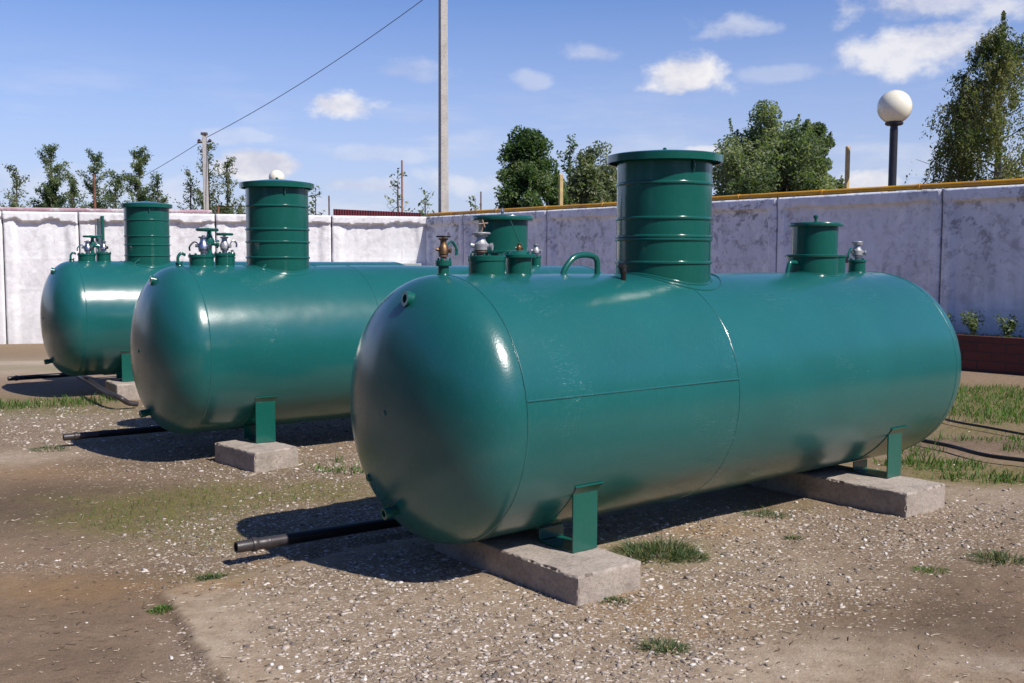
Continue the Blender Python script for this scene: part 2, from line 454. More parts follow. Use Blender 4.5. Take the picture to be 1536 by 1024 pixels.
    # ---- nozzles on the head
    def stub(pos, dirn, r, ln, name='nozzle'):
        b = MB(); b.lathe([(r, -.05), (r, ln * .45), (r * 1.12, ln * .5), (r * 1.12, ln), (r * .62, ln), (r * .58, ln - .05), (0, ln - .05)], pos, dirn, 28)
        return b.build(name, m_fit, root)
    stub(P(-.225, .035, .655), Vector((-1, .12, .15)), .040, .062)
    stub(P(-.29, -.05, -.575), Vector((-1, 0, -.15)), .032, .10)
    if t == 0: stub(P(-.30, -.33, -.43), Vector((-1, .2, -.1)), .02, .03)
    pb = MB(); pb.lathe([(.016, -.01), (.016, .004), (.008, .006), (0, .006)], P(-HK - .001, -.02, .01), (-1, 0, 0), 16); pb.build('plug', m_tank, sh)
    # ---- valves
    def handwheel(parent, p, r, th, m, spokes=4):
        b = MB(); b.tube([p + Vector((r * math.cos(q), r * math.sin(q), 0)) for q in np.linspace(0, 2 * math.pi, 28, endpoint=False)], th, 8, closed=True)
        for k in range(spokes):
            q = k * 2 * math.pi / spokes + .4; b.tube([p, p + Vector((r * math.cos(q), r * math.sin(q), 0))], th * .7, 6)
        b.lathe([(th * 1.6, -th * 1.3), (th * 1.6, th * 1.3)], p, seg=12)
        return b.build('handwheel', m, parent)
    def valve(p, h, r, m, mtop, wheel=None, neck=m_copper):
        """body of revolution valve, base at p"""
        b = MB(); b.lathe([(r * .62, -.01), (r * .62, h * .14), (r * .95, h * .15), (r * .95, h * .22)], p, seg=10); n = b.build('valve', neck, root)
        b = MB(); b.lathe([(r * .75, h * .22), (r * 1.0, h * .26), (r * 1.02, h * .52), (r * .8, h * .60), (r * .62, h * .70), (r * .62, h * .84), (r * .95, h * .87), (r * .95, h * .93), (r * .3, h * .94), (r * .3, h)], p, seg=24)
        b.lathe([(r * .38, 0), (r * .38, r * 1.35), (r * .5, r * 1.36), (r * .5, r * 1.6)], Vector(p) + Vector((0, 0, h * .4)), (.6, -.8, .0), 14)
        b.lathe([(r * .3, 0), (r * .3, r * 1.5), (r * .2, r * 1.52)], Vector(p) + Vector((0, 0, h * .42)), (-.9, .3, .1), 12)
        b.build('valve_body', m, n)
        if wheel: handwheel(n, Vector(p) + Vector((0, 0, h)), wheel, r * .16, mtop)
        return n
    def lever(parent, p, q, m):
        b = MB(); p = Vector(p); q = Vector(q); md = (p + q) / 2 + Vector((0, 0, .035))
        b.tube(arc_path([p, md, q, q + Vector((0, 0, -.04))], 5), [.006] * 6 + [.009] * 10, 8); return b.build('lever', m, parent)
    def collar(a_, r_, zt, e=0, lidr=None, lt=.03, bolts=6):
        o = drum('nozzle', a_, r_, zt - lt, e)
        saddle_bead(o, a_, r_ + .004, .005, e)
        lidr = lidr or r_ * 1.06
        b = MB(); b.lathe([(r_, zt - lt), (lidr - .004, zt - lt), (lidr, zt - lt + .004), (lidr, zt - .004), (lidr - .004, zt), (0, zt)], P(a_, e, 0), seg=48)
        bb = b
        for k in range(bolts):
            q = k * 2 * math.pi / bolts + .3; rr = lidr * .86
            bb.lathe([(.009, -.001), (.009, .008), (.005, .009), (.005, .014)], P(a_ + rr * math.cos(q), e + rr * math.sin(q), zt), seg=6)
        b.build('flange', m_fit, o)
        return o
    def pipe_handle(pts, r=.019):
        b = MB(); b.tube(arc_path(pts, 8), r, 14); return b.build('handle', m_fit, root)
    if t == 0:
        collar(.006, .032, .885, lidr=.048, lt=.035, bolts=3)
        v = valve(P(.006, 0, .885), .14, .03, m_brass, m_black, .04, m_copper)
        lever(v, P(.03, 0, .97), P(.10, 0, .955), m_fit)
        collar(.33, .112, .914, lidr=.118, lt=.034)
        v = valve(P(.285, .0, .914), .135, .046, m_alu, m_alu, .052, m_copper)
        b = MB(); pz = P(.285, 0, 1.05)
        b.tube([pz, pz + Vector((.02, 0, .05))], .007, 8); b.tube([pz + Vector((-.012, .01, .055)), pz + Vector((.045, -.01, .062))], .006, 8); b.tube([pz + Vector((.018, -.015, .035)), pz + Vector((.022, .015, .08))], .006, 8)
        b.build('stem', m_copper, v)
        collar(.585, .08, .925, lidr=.105, lt=.024, bolts=5)
        b = MB(); b.lathe([(.07, .92), (.05, .945), (.02, .95), (0, .95)], P(.585, 0, 0), seg=24); b.build('dome_cap', m_fit, root)
        v = valve(P(.585, 0, .94), .055, .018, m_brass, m_black, None, m_copper)
        ch = MB(); p0 = P(.60, 0, .985); p1 = P(.5, .02, 1.13)
        ch.tube([p0 + (p1 - p0) * s for s in np.linspace(0, 1, 6)], .0035, 6); ch.build('lever', m_fit, v)
        pipe_handle([P(.95, 0, .78), P(.975, 0, .835), P(1.05, 0, .905), P(1.14, 0, .925), P(1.23, 0, .915), P(1.262, 0, .88), P(1.265, 0, .79)], .02)
        b = MB(); b.tube(arc_path([P(1.272, .24, .74), P(1.272, .24, .80), P(1.268, .235, .835), P(1.25, .235, .858)], 5), [.018] * 6 + [.024] * 10, 12)
        b.lathe([(.006, 0), (.005, .03)], P(1.29, .24, .83), (.3, 0, 1), 8); b.build('stub_pipe', m_rubber, root)
        # right-hand drum pair
        rd = drum('drum', 3.70, .205, .925, seg=64); saddle_bead(rd, 3.70, .21, .007)
        rd2 = drum('drum', 3.915, .10, .925, e=.05); saddle_bead(rd2, 3.915, .104, .006, .05)
        b = MB(); b.lathe([(.2, .925), (.218, .925), (.22, .929), (.22, .941), (.216, .945), (0, .945)], P(3.70, 0, 0), seg=64); b.build('flange', m_fit, rd)
        b = MB(); b.lathe([(.1, .9255), (.108, .9255), (.11, .93), (.11, .938), (.106, .942), (0, .942)], P(3.915, .05, 0), seg=40); b.build('flange', m_fit, rd2)
        up = drum('drum', 3.725, .183, 1.175, zb=.94, seg=64)
        b = MB(); b.lathe([(.183, 1.172), (.214, 1.172), (.216, 1.175), (.216, 1.198), (.212, 1.203), (.1, 1.214), (0, 1.218)], P(3.73, 0, 0), seg=64)
        b.lathe([(.012, 1.21), (.012, 1.24), (.02, 1.244), (.02, 1.262), (.01, 1.27), (0, 1.27)], P(3.73, 0, 0), seg=16); l2 = b.build('lid', m_fit, up)
        lk = MB(); pp = P(3.98, .13, .90); lk.box(pp, (.035, .02, .045)); lk.tube([pp + Vector((-.01, 0, .02)), pp + Vector((0, 0, .045)), pp + Vector((.012, 0, .02))], .004, 6); lk.build('padlock', m_black, rd2, bevel=.004)
        pipe_handle([P(3.36, 0, .78), P(3.38, 0, .85), P(3.41, 0, .88), P(3.50, 0, .875)], .018)
        collar(4.345, .072, .905, lidr=.080, lt=.022, bolts=4)
        v = valve(P(4.345, 0, .905), .15, .046, m_alu, m_alu, .042, m_steel)
        lever(v, P(4.30, 0, .985), P(4.17, .03, .955), m_fit)
    else:
        aa = (.214, .445) if t == 1 else (.195, .425)
        collar(aa[0], .115, .905, lidr=.124, lt=.03); collar(aa[1], .094, .922, lidr=.102, lt=.03)
        v = valve(P(aa[0] + .01, .03, .905), .185, .05, m_steel, m_steel, None, m_steel)
        lever(v, P(aa[0] - .03, .03, 1.0), P(aa[0] - .13, .05, .98), m_black if t == 1 else m_fit)
        # green angle valve with big handwheel
        b = MB(); pv = P(aa[0] + .085, -.01, .905)
        b.lathe([(.028, 0), (.022, .04), (.022, .08), (.045, .10), (.05, .135), (.03, .17), (.022, .20), (.022, .235)], pv, seg=20)
        b.lathe([(.02, 0), (.022, .06), (.04, .062), (.04, .085)], pv + Vector((0, 0, .115)), (1, -.1, -.15), 16)
        v2 = b.build('valve', m_fit, root); handwheel(v2, pv + Vector((-.02, 0, .24)), .095, .014, m_fit, 4)
        v3 = valve(P(aa[1], 0, .922), .17, .042, m_steel if t == 2 else m_alu, m_steel, None, m_steel)
        if t == 2:
            b = MB(); b.lathe([(.012, .15), (.012, .21), (.075, .215), (.08, .235), (.02, .245), (0, .245)], P(aa[1] - .04, 0, .922), (-.25, 0, 1), 20); b.build('handwheel', m_fit, v3)
        else:
            handwheel(v3, P(aa[1] + .0, 0, 1.105), .075, .012, m_fit, 4)
            lever(v3, P(aa[1] + .05, 0, 1.0), P(aa[1] + .12, 0, 1.02), m_steel)
        collar(-.005, .028, .83, lidr=.034, lt=.02, bolts=3)
        pipe_handle([P(-.02, .02, .82), P(-.02, .02, .88), P(.01, .02, .915), P(.05, .02, .90)], .014)
        if t == 1:
            pipe_handle([P(.74, .20, .76), P(.80, .2, .82), P(.87, .2, .855), P(.97, .2, .86), P(1.02, .2, .83), P(1.04, .2, .775)], .018)
            rd = drum('drum', 3.78, .325, .945, seg=64); saddle_bead(rd, 3.78, .33, .008)
            b = MB(); b.lathe([(.3, .945), (.345, .945), (.348, .95), (.348, .972), (.344, .976), (0, .976)], P(3.78, 0, 0), seg=64); b.build('flange', m_fit, rd)
            up = drum('drum', 3.81, .30, 1.33, zb=.975, seg=72)
            b = MB(); b.lathe([(.3, 1.325), (.357, 1.325), (.36, 1.33), (.36, 1.372), (.355, 1.378), (.2, 1.39), (0, 1.397)], P(3.81, 0, 0), seg=72); l2 = b.build('lid', m_fit, up)
            b = MB()
            for dx, s in ((0, 1),):
                b.lathe([(.018 * s, 1.385), (.018 * s, 1.385 + .035 * s), (.026 * s, 1.385 + .04 * s), (.026 * s, 1.385 + .06 * s), (.012 * s, 1.385 + .065 * s), (.010 * s, 1.385 + .09 * s), (0, 1.385 + .09 * s)], P(3.81 + dx, dx * .3, 0), seg=14)
            b.build('vent', m_steel, l2)
            collar(4.315, .06, .915, lidr=.066, lt=.02, bolts=4)
            valve(P(4.315, 0, .915), .15, .044, m_alu, m_alu, None, m_steel)
        else:
            pipe_handle([P(.76, .24, .74), P(.82, .24, .80), P(.90, .24, .83), P(.98, .24, .80), P(1.02, .24, .75)], .015)
            collar(2.30, .04, .86, lidr=.048, lt=.02, bolts=3); valve(P(2.30, 0, .86), .12, .03, m_steel, m_steel, None, m_steel)
            collar(3.05, .03, .84, lidr=.036, lt=.02, bolts=3)
            pipe_handle([P(2.9, 0, .78), P(2.9, 0, .85), P(2.96, 0, .87), P(3.0, 0, .84)], .012)
    return root
build_tank(0, 'big teal storage tank in front, with a black pipe at its near end')
build_tank(1, 'teal storage tank in the middle of the row, behind the front tank')
build_tank(2, 'teal storage tank farthest back, nearest the whitewashed wall')

# ------------------------------------------------------------------ concrete bearers
def lump_box(name, size, m, seg=.013, rough=.007, seed=0, zb=-.12):
    """box grid with worn arrises; origin at the middle of its foot"""
    sx, sy, sz = size; nx, ny, nz = [max(2, int(s / seg)) for s in size]
    nx = min(nx, 60); ny = min(ny, 160)
    import bmesh
    bm = bmesh.new(); idx = {}
    def v(i, j, k):
        key = (i, j, k)
        if key not in idx:
            p = Vector(((i / nx - .5) * sx, (j / ny - .5) * sy, k / nz * sz))
            ex = min(i, nx - i) == 0; ey = min(j, ny - j) == 0; ez = (k == nz)
            n3 = mn.noise_vector(p * 9 + Vector((seed * 7, 0, 0))); n4 = mn.noise(p * 28 + Vector((0, seed, 0)))
            q = p + n3 * rough * .7
            if k == 0: q.z -= .09
            if (ex + ey + ez) >= 2:
                chip = .003 + max(0, n4) * .011 + max(0, mn.noise(p * 60)) * .006 + (.020 if mn.noise(p * 11 + Vector((seed, 3, 1))) > .34 else 0) * (.6 + mn.noise(p * 40))
                cx = Vector((p.x - math.copysign(chip, p.x) if ex else p.x, p.y - math.copysign(chip, p.y) if ey else p.y, p.z - (chip if ez else 0)))
                q = cx + n3 * rough * .4
                if k == 0: q.z -= .09
            idx[key] = bm.verts.new(q)
        return idx[key]
    for i in range(nx):
        for j in range(ny): bm.faces.new((v(i, j, nz), v(i + 1, j, nz), v(i + 1, j + 1, nz), v(i, j + 1, nz)))
    for k in range(nz):
        for i in range(nx):
            bm.faces.new((v(i, 0, k), v(i + 1, 0, k), v(i + 1, 0, k + 1), v(i, 0, k + 1)))
            bm.faces.new((v(i + 1, ny, k), v(i, ny, k), v(i, ny, k + 1), v(i + 1, ny, k + 1)))
        for j in range(ny):
            bm.faces.new((v(0, j + 1, k), v(0, j, k), v(0, j, k + 1), v(0, j + 1, k + 1)))
            bm.faces.new((v(nx, j, k), v(nx, j + 1, k), v(nx, j + 1, k + 1), v(nx, j, k + 1)))
    bmesh.ops.recalc_face_normals(bm, faces=bm.faces)
    me = bpy.data.meshes.new(name); bm.to_mesh(me); bm.free()
    return link(name, me, m, None, True, 35)
def bearer(t, a0, a1, e0, e1, label, seed, skew=0):
    T = TANKS[t]; az = T['az']; c = Vector(T['c']); d = Vector((math.cos(az), math.sin(az), 0)); n = Vector((math.sin(az), -math.cos(az), 0))
    top = c.z - T['leg'] - .003
    o = lump_box('concrete_block', (a1 - a0, e1 - e0, top), m_block, seed=seed)
    p = c + d * (a0 + a1) / 2 + n * (e0 + e1) / 2; o.location = (p.x, p.y, 0); o.rotation_euler = (0, 0, az + skew)
    return tag(o, label, 'concrete block', 'concrete blocks under the tanks')
bearer(0, .19, .685, -.38, 1.0, 'chipped concrete block under the near leg of the front tank', 1)
bearer(0, 3.47, 4.04, -1.0, 1.03, 'pale concrete block under the far right leg of the front tank', 2)
bearer(1, .22, .68, .32, 1.05, 'concrete block under the near leg of the middle tank', 3, .14)
bearer(1, 3.9, 4.45, -1.0, 1.0, 'concrete block under the hidden right leg of the middle tank', 5)
bearer(2, .32, .80, .30, .93, 'concrete block under the near leg of the farthest tank', 4)
bearer(2, 4.1, 4.7, -1.0, 1.0, 'concrete block under the hidden right leg of the farthest tank', 6)

# ------------------------------------------------------------------ ground
S = []
def blob(lst, px, py, rx, ry, w, rot=0): 
    g = G(px, py); lst.append((g[0], g[1], rx, ry, w, rot))
gr_b, gs_b, dk_b, lt_b, or_b = [], [], [], [], []
for a in ((600, 965, 1.0, .6, 1), (420, 985, .55, .5, .8), (760, 985, .7, .5, 1.), (960, 985, .4, .5, .8), (840, 900, .3, .3, .5), (1250, 800, 1.5, .7, 1.1), (1060, 880, .8, .5, .95), (1000, 950, .4, .35, .9),
          (1450, 760, 1.4, .8, .8), (1220, 880, .6, .35, .5), (430, 800, .9, .8, 1.15), (500, 770, .7, .9, 1.1), (330, 790, .6, .5, .85), (300, 690, 1.1, .8, .95), (350, 640, 2., 1.2, 1.2), (150, 630, 2., 1.0, 1.1), (60, 640, 1.5, 1.2, .9),
          (490, 700, .9, .9, 1.), (60, 840, .5, .15, .6), (700, 850, 2.2, 1.0, .6), (1100, 770, 1.5, .6, .6), (30, 610, 2, .8, .6), (520, 860, .5, .4, .6)): blob(gr_b, *a)
for a in ((230, 760, .8, .6, .9), (330, 740, .8, .6, .7), (300, 800, .6, .4, .7), (180, 770, .4, .5, .6), (60, 600, 1.6, .9, .9), (120, 615, 1.5, .5, .6), (460, 735, 1.0, .35, .7), (500, 720, .8, .3, .6), (985, 825, .45, .3, .9), (320, 855, .3, .12, .6),
          (1490, 600, 2.0, 1.7, 1.6), (1450, 590, 1.5, 1.5, 1.2), (1500, 640, 1.6, .6, .8), (1440, 700, 1.2, .5, .8), (1500, 712, .9, .35, .8), (1400, 690, .6, .4, .6), (20, 545, 1.4, 1., .7), (110, 548, .5, .8, .6), (40, 515, 1.5, 1, .6), (1160, 750, .4, .3, .5), (200, 640, .9, .5, .5), (420, 690, .5, .4, .5), (70, 740, .5, .2, .4)): blob(gs_b, *a)
for a in ((60, 760, 1.6, 1.0, .7), (150, 730, 1.4, .8, .6), (90, 900, 1.0, .5, .35), (330, 690, 1., .35, .8), (420, 705, .7, .3, .6), (210, 690, 1., .4, .6), (1480, 900, 1.2, .6, .8), (1380, 940, .9, .4, .6), (240, 850, .5, .3, .4), (1500, 660, 1.5, .6, .7), (560, 850, .9, .5, .4), (1430, 850, .9, .25, .3), (130, 980, .7, .3, .4)): blob(dk_b, *a)
for a in ((1230, 975, .6, .25, .4), (1150, 990, .4, .2, .3), (1500, 985, .25, .15, .8), (60, 540, 3.4, 2.2, 1.2), (150, 525, 5, 3, 1.1), (20, 620, 2, .5, .5), (40, 680, .6, .6, .8), (1480, 740, 1.0, .6, .6), (330, 940, .25, .7, .4), (1060, 1000, .5, .3, .3)): blob(lt_b, *a)
for a in ((1060, 790, .35, .18, 1.), (990, 940, .5, .4, .5), (950, 890, .4, .25, .6), (110, 870, .8, .4, .4), (400, 835, .3, .1, .7), (60, 700, 1.2, .5, .4), (1100, 900, .8, .3, .4), (350, 870, .5, .15, .5)): blob(or_b, *a)
def field(lst, x, y):
    t = np.zeros_like(x)
    for cx, cy, rx, ry, w, rot in lst:
        t += w * np.exp(-(((x - cx) / rx) ** 2 + ((y - cy) / ry) ** 2) * 1.2)
    return t
SL = [G(235, 878), G(262, 915), G(305, 970), G(352, 1040), G(760, 1600), G(3600, 1300)]
def slab_mask(x, y):
    # concrete apron: to the right of its left edge, nearer than its far edge
    a, b = SL[0][:2], SL[3][:2]
    wx = x + .10 * (fbm(x, y, .3) - .5) ; wy = y + .10 * (fbm(x + 9, y, .3) - .5)
    dx, dy = b - a
    s = ((wx - a[0]) * -dy + (wy - a[1]) * dx) / math.hypot(dx, dy)     # >0 right side
    q = SL[0][:2]; p = G(470, 832)[:2]; ex, ey = p - q
    s2 = ((wx - q[0]) * ey - (wy - q[1]) * ex) / math.hypot(ex, ey)
    s3 = 1.15 + .7 * (fbm(x, y, .9) - .5) * 2 - (wx - 0.0) * .55
    return np.clip(s / .012, 0, 1) * np.clip(s2 / .012, 0, 1) * np.clip(s3 / .5, 0, 1), s, s2
SLAB_SIGN = 1
if slab_mask(np.array([G(420, 950)[0]]), np.array([G(420, 950)[1]]))[0][0] < .5: print('SLAB SIGN WRONG')
def masks(x, y):
    nz = fbm(x, y, .5, 5); nf = fbm(x + 31, y + 7, .16, 4)
    gr = np.clip(field(gr_b, x, y), 0, 1.15); gr = np.clip(gr * (.55 + .9 * nz) + (nf - .5) * .5, 0, 1)
    gs = np.clip(field(gs_b, x, y), 0, 1.3) * (.4 + 1.2 * fbm(x - 5, y + 3, .35, 4)); gs = np.clip(gs + (nf - .5) * .6 * (gs > .05), 0, 1)
    far = sstep((np.hypot(x, y) - 24) / 10); gs = np.clip(gs + far * (fbm(x, y, 6, 4) - .1), 0, 1)
    dk = np.clip(field(dk_b, x, y), 0, 1) * (.5 + nz); lt = np.clip(field(lt_b, x, y), 0, 1) * (.4 + 1.1 * nz)
    og = np.clip(field(or_b, x, y), 0, 1) * (.3 + 1.3 * nf)
    sl, e1, e2 = slab_mask(x, y)
    band = np.where(sl > 0, np.clip((np.minimum(e1, e2 * 1.6) - .05) / .38, 0, 1), 1)       # bare rim of the apron
    left = np.where((e1 < 0) & (y < 6.0), np.clip(1 + e1 / .25, .06, 1), 1)                     # bare earth beside it
    gr = gr * (.12 + .88 * band) * left
    rim = np.exp(-((np.where(e1 > -.5, e1, 9) + .02) / .022) ** 2) * (e2 > -.02) * (y < 6.2)
    dk = dk + .9 * rim + .25 * (e1 < 0) * (y < 6.0) * (x < 0) * fbm(x, y, .6, 4)
    out = np.maximum(sstep((3.7 - y) / .5), sstep((-.66 * y - 1.6 - x) / 1.5))       # unseen ground outside the view darkened to cut light bounced onto the tanks
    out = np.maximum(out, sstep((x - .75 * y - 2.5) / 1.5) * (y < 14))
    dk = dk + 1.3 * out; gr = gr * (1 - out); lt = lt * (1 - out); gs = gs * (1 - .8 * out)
    return gr, gs, np.clip(dk, 0, 1), np.clip(lt, 0, 1), np.clip(og, 0, 1), sl
def axis(segs, lo, hi, fine, grow=1.12):
    """fine spacing over segs, growing outwards to lo / hi"""
    out = [segs[0]]
    while out[-1] < segs[1]: out.append(out[-1] + fine)
    s = fine; a = list(out)
    while a[-1] < hi: s *= grow; a.append(a[-1] + s)
    s = fine; b = [out[0]]
    while b[-1] > lo: s *= grow; b.append(b[-1] - s)
    return np.array(b[:0:-1] + a)
def height(x, y, gr, gs, sl):
    near = sstep((14 - np.hypot(x, y)) / 6)
    h = terrain(x, y) + near * ((fbm(x, y, .9, 4) - .5) * .028 + (fbm(x + 3, y, .11, 4) - .5) * (.014 + .016 * gr) * (1 - .55 * sl)) + sl * .022 - .034
    return h
X = axis((-4.2, 4.6), -900, 900, .032, 1.09); Y = axis((3.9, 9.0), -300, 1500, .032, 1.06)
XX, YY = np.meshgrid(X, Y, indexing='ij'); xf, yf = XX.ravel(), YY.ravel()
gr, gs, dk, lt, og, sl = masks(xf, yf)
# worn hollows beside the bearers are left flat so that nothing hovers
zf = height(xf, yf, gr, gs, sl)
ny = len(Y); ii, jj = np.meshgrid(np.arange(len(X) - 1), np.arange(ny - 1), indexing='ij'); q = (ii * ny + jj).ravel()
Fg = np.stack([q, q + ny, q + ny + 1, q + 1], 1)
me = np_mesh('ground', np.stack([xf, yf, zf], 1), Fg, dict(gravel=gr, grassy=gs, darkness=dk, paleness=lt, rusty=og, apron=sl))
def ground_mat():
    m, nt, b = mat('yard_ground')
    w = wpos(nt); A_ = {k: attr(nt, k).outputs['Fac'] for k in ('gravel', 'grassy', 'darkness', 'paleness', 'rusty', 'apron')}
    n0 = noise(nt, 1.3, 8, .62, w); n1 = noise(nt, 9, 8, .68, w); n2 = noise(nt, 55, 6, .7, w)
    mp = N(nt, 'ShaderNodeMapping'); inp(mp, 'Scale', (1, 2.6, 1)); inp(mp, 'Rotation', (0, 0, .5)); nt.links.new(w, mp.inputs[0])
    n3 = noise(nt, 14, 7, .7, mp.outputs[0])
    c = ramp(nt, n1, (.28, (.085, .050, .031)), (.5, (.165, .105, .070)), (.72, (.27, .185, .125)))
    n4 = noise(nt, 170, 4, .7, w)
    c = mix(nt, .55, c, ramp(nt, n4, (.3, (.10, .07, .05)), (.5, (.25, .19, .145)), (.7, (.52, .43, .35))))
    c = mix(nt, ramp(nt, n0, (.35, 0.), (.7, .5)), c, (.235, .165, .12))
    c = mix(nt, math_(nt, 'MULTIPLY', ramp(nt, n3, (.56, 0.), (.66, 1.)), .65), c, (.07, .047, .033))
    slabc = ramp(nt, n1, (.25, (.24, .175, .125)), (.5, (.36, .28, .215)), (.75, (.48, .395, .32)))
    c = mix(nt, A_['apron'], c, slabc)
    c = mix(nt, math_(nt, 'MULTIPLY', A_['paleness'], .8), c, ramp(nt, n1, (.3, (.33, .27, .22)), (.7, (.50, .43, .37))))
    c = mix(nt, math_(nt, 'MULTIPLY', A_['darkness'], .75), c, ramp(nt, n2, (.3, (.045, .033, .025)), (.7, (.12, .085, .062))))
    c = mix(nt, math_(nt, 'MULTIPLY', A_['rusty'], .8), c, ramp(nt, n2, (.3, (.20, .11, .04)), (.7, (.36, .22, .09))))
    # crushed-stone texture: pale chips of two sizes between dark gaps
    def chips(scale, thr):
        mpv = N(nt, 'ShaderNodeMapping'); inp(mpv, 'Scale', (1, 1.5, 1)); inp(mpv, 'Rotation', (0, 0, .4)); nt.links.new(w, mpv.inputs[0])
        dm = mix(nt, .02, mpv.outputs[0], N(nt, 'ShaderNodeTexNoise', Scale=30.).outputs['Color'], 'ADD')
        v = N(nt, 'ShaderNodeTexVoronoi'); inp(v, 'Scale', scale); inp(v, 'Randomness', 1.); nt.links.new(dm, v.inputs['Vector'])
        sep = N(nt, 'ShaderNodeSeparateColor'); nt.links.new(v.outputs['Color'], sep.inputs[0])
        on = math_(nt, 'LESS_THAN', sep.outputs[0], math_(nt, 'MULTIPLY', A_['gravel'], thr))
        shape = math_(nt, 'LESS_THAN', v.outputs['Distance'], math_(nt, 'MULTIPLY_ADD', sep.outputs[2], .28, .22))
        return math_(nt, 'MULTIPLY', on, shape), sep.outputs[1], v.outputs['Distance']
    k1, r1, d1 = chips(30, .62); k2, r2, d2 = chips(70, .62)
    under = math_(nt, 'MULTIPLY', A_['gravel'], .5)
    c = mix(nt, under, c, ramp(nt, n2, (.35, (.09, .062, .045)), (.6, (.22, .168, .128)), (.8, (.36, .30, .245))))
    c = mix(nt, k2, c, ramp(nt, r2, (0., (.17, .125, .09)), (.5, (.33, .265, .21)), (1., (.60, .54, .48))))
    c = mix(nt, k1, c, ramp(nt, r1, (0., (.24, .175, .13)), (.5, (.42, .345, .285)), (1., (.68, .61, .55))))
    gm = math_(nt, 'MULTIPLY', A_['grassy'], ramp(nt, n1, (.35, .35), (.65, 1.)))
    c = mix(nt, math_(nt, 'MULTIPLY', gm, .8), c, ramp(nt, n2, (.3, (.06, .058, .014)), (.55, (.15, .14, .04)), (.8, (.26, .22, .09))))
    c = mix(nt, 1.0, c, (1.17, 1.15, 1.05), 'MULTIPLY')
    nt.links.new(c, b.inputs['Base Color']); inp(b, 'Roughness', .95); inp(b, 'Specular IOR Level', .18)
    h = math_(nt, 'ADD', math_(nt, 'MULTIPLY', k1, math_(nt, 'SUBTRACT', 1.0, d1)), math_(nt, 'MULTIPLY', k2, .4))
    nb = bump(nt, None, h, .9, .016)
    hb = math_(nt, 'ADD', n1, math_(nt, 'MULTIPLY', n2, .4))
    bump(nt, b, hb, .75, .022, nb)
    return m
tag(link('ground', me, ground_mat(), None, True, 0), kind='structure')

def ground_z(x, y):
    m = masks(x, y); return height(x, y, m[0], m[1], m[5]), m

# loose stones
def stones():
    t = (1 + 5 ** .5) / 2
    B = np.array([(-1, t, 0), (1, t, 0), (-1, -t, 0), (1, -t, 0), (0, -1, t), (0, 1, t), (0, -1, -t), (0, 1, -t), (t, 0, -1), (t, 0, 1), (-t, 0, -1), (-t, 0, 1)], float); B /= np.linalg.norm(B[0])
    Fi = np.array([(0, 11, 5), (0, 5, 1), (0, 1, 7), (0, 7, 10), (0, 10, 11), (1, 5, 9), (5, 11, 4), (11, 10, 2), (10, 7, 6), (7, 1, 8), (3, 9, 4), (3, 4, 2), (3, 2, 6), (3, 6, 8), (3, 8, 9), (4, 9, 5), (2, 4, 11), (6, 2, 10), (8, 6, 7), (9, 8, 1)])
    Np = 150000
    # candidates uniform over the near yard, thinned with distance
    dist = 4.0 + 12 * rng.random(Np) ** 1.5; ang = (rng.random(Np) - .5) * 1.35
    x = dist * np.sin(ang); y = dist * np.cos(ang)
    z, m = ground_z(x, y); gr, gs, dk, lt, og, sl = m
    prob = .06 + .80 * gr ** 2.2 + .015 * sl
    keep = rng.random(Np) < prob * .45
    x, y, z, gr, dist = x[keep], y[keep], z[keep], gr[keep], dist[keep]
    n = len(x)
    s = .004 + .0120 * rng.random(n) ** 2.8; s *= np.where(gr < .25, .55, 1.); big = rng.random(n) < .02; s[big] *= 1.5; s *= (1 + .05 * (dist - 4)); 
    sc3 = np.stack([s * (.9 + .8 * rng.random(n)), s * (.6 + .5 * rng.random(n)), s * (.28 + .35 * rng.random(n))], 1)
    a = rng.random(n) * 6.283; ca, sa = np.cos(a), np.sin(a)
    tl = (rng.random(n) - .5) * .7; ct, st = np.cos(tl), np.sin(tl)
    V = B[None] * (1 + .30 * (rng.random((n, 12, 1)) - .5) * 2) * sc3[:, None, :]
    Vx = V[:, :, 0] * ct[:, None] - V[:, :, 2] * st[:, None]; Vz = V[:, :, 0] * st[:, None] + V[:, :, 2] * ct[:, None]
    Vy = V[:, :, 1]
    W = np.stack([Vx * ca[:, None] - Vy * sa[:, None] + x[:, None], Vx * sa[:, None] + Vy * ca[:, None] + y[:, None], Vz + (z + sc3[:, 2] * .15)[:, None]], 2)
    Fs = (Fi[None] + 12 * np.arange(n)[:, None, None]).reshape(-1, 3)
    tint = np.repeat(rng.random(n), 12)
    me = np_mesh('gravel', W.reshape(-1, 3), Fs, tint)
    m, nt, b = mat('crushed_stone')
    c = ramp(nt, attr(nt, 'tint').outputs['Fac'], (0., (.05, .04, .032)), (.22, (.16, .125, .10)), (.4, (.36, .29, .24)), (.75, (.50, .43, .37)), (1., (.86, .81, .75)))
    c = mix(nt, .28, c, ramp(nt, noise(nt, 120, 4, .6, wpos(nt)), (.3, (.2, .16, .13)), (.7, (.62, .56, .5))))
    nt.links.new(c, b.inputs['Base Color']); inp(b, 'Roughness', .9); inp(b, 'Specular IOR Level', .25)
    tag(link('gravel', me, m, None, False), kind='stuff', label='loose pale crushed stone scattered over the yard', cat='gravel')
    print('stones', n)
stones()

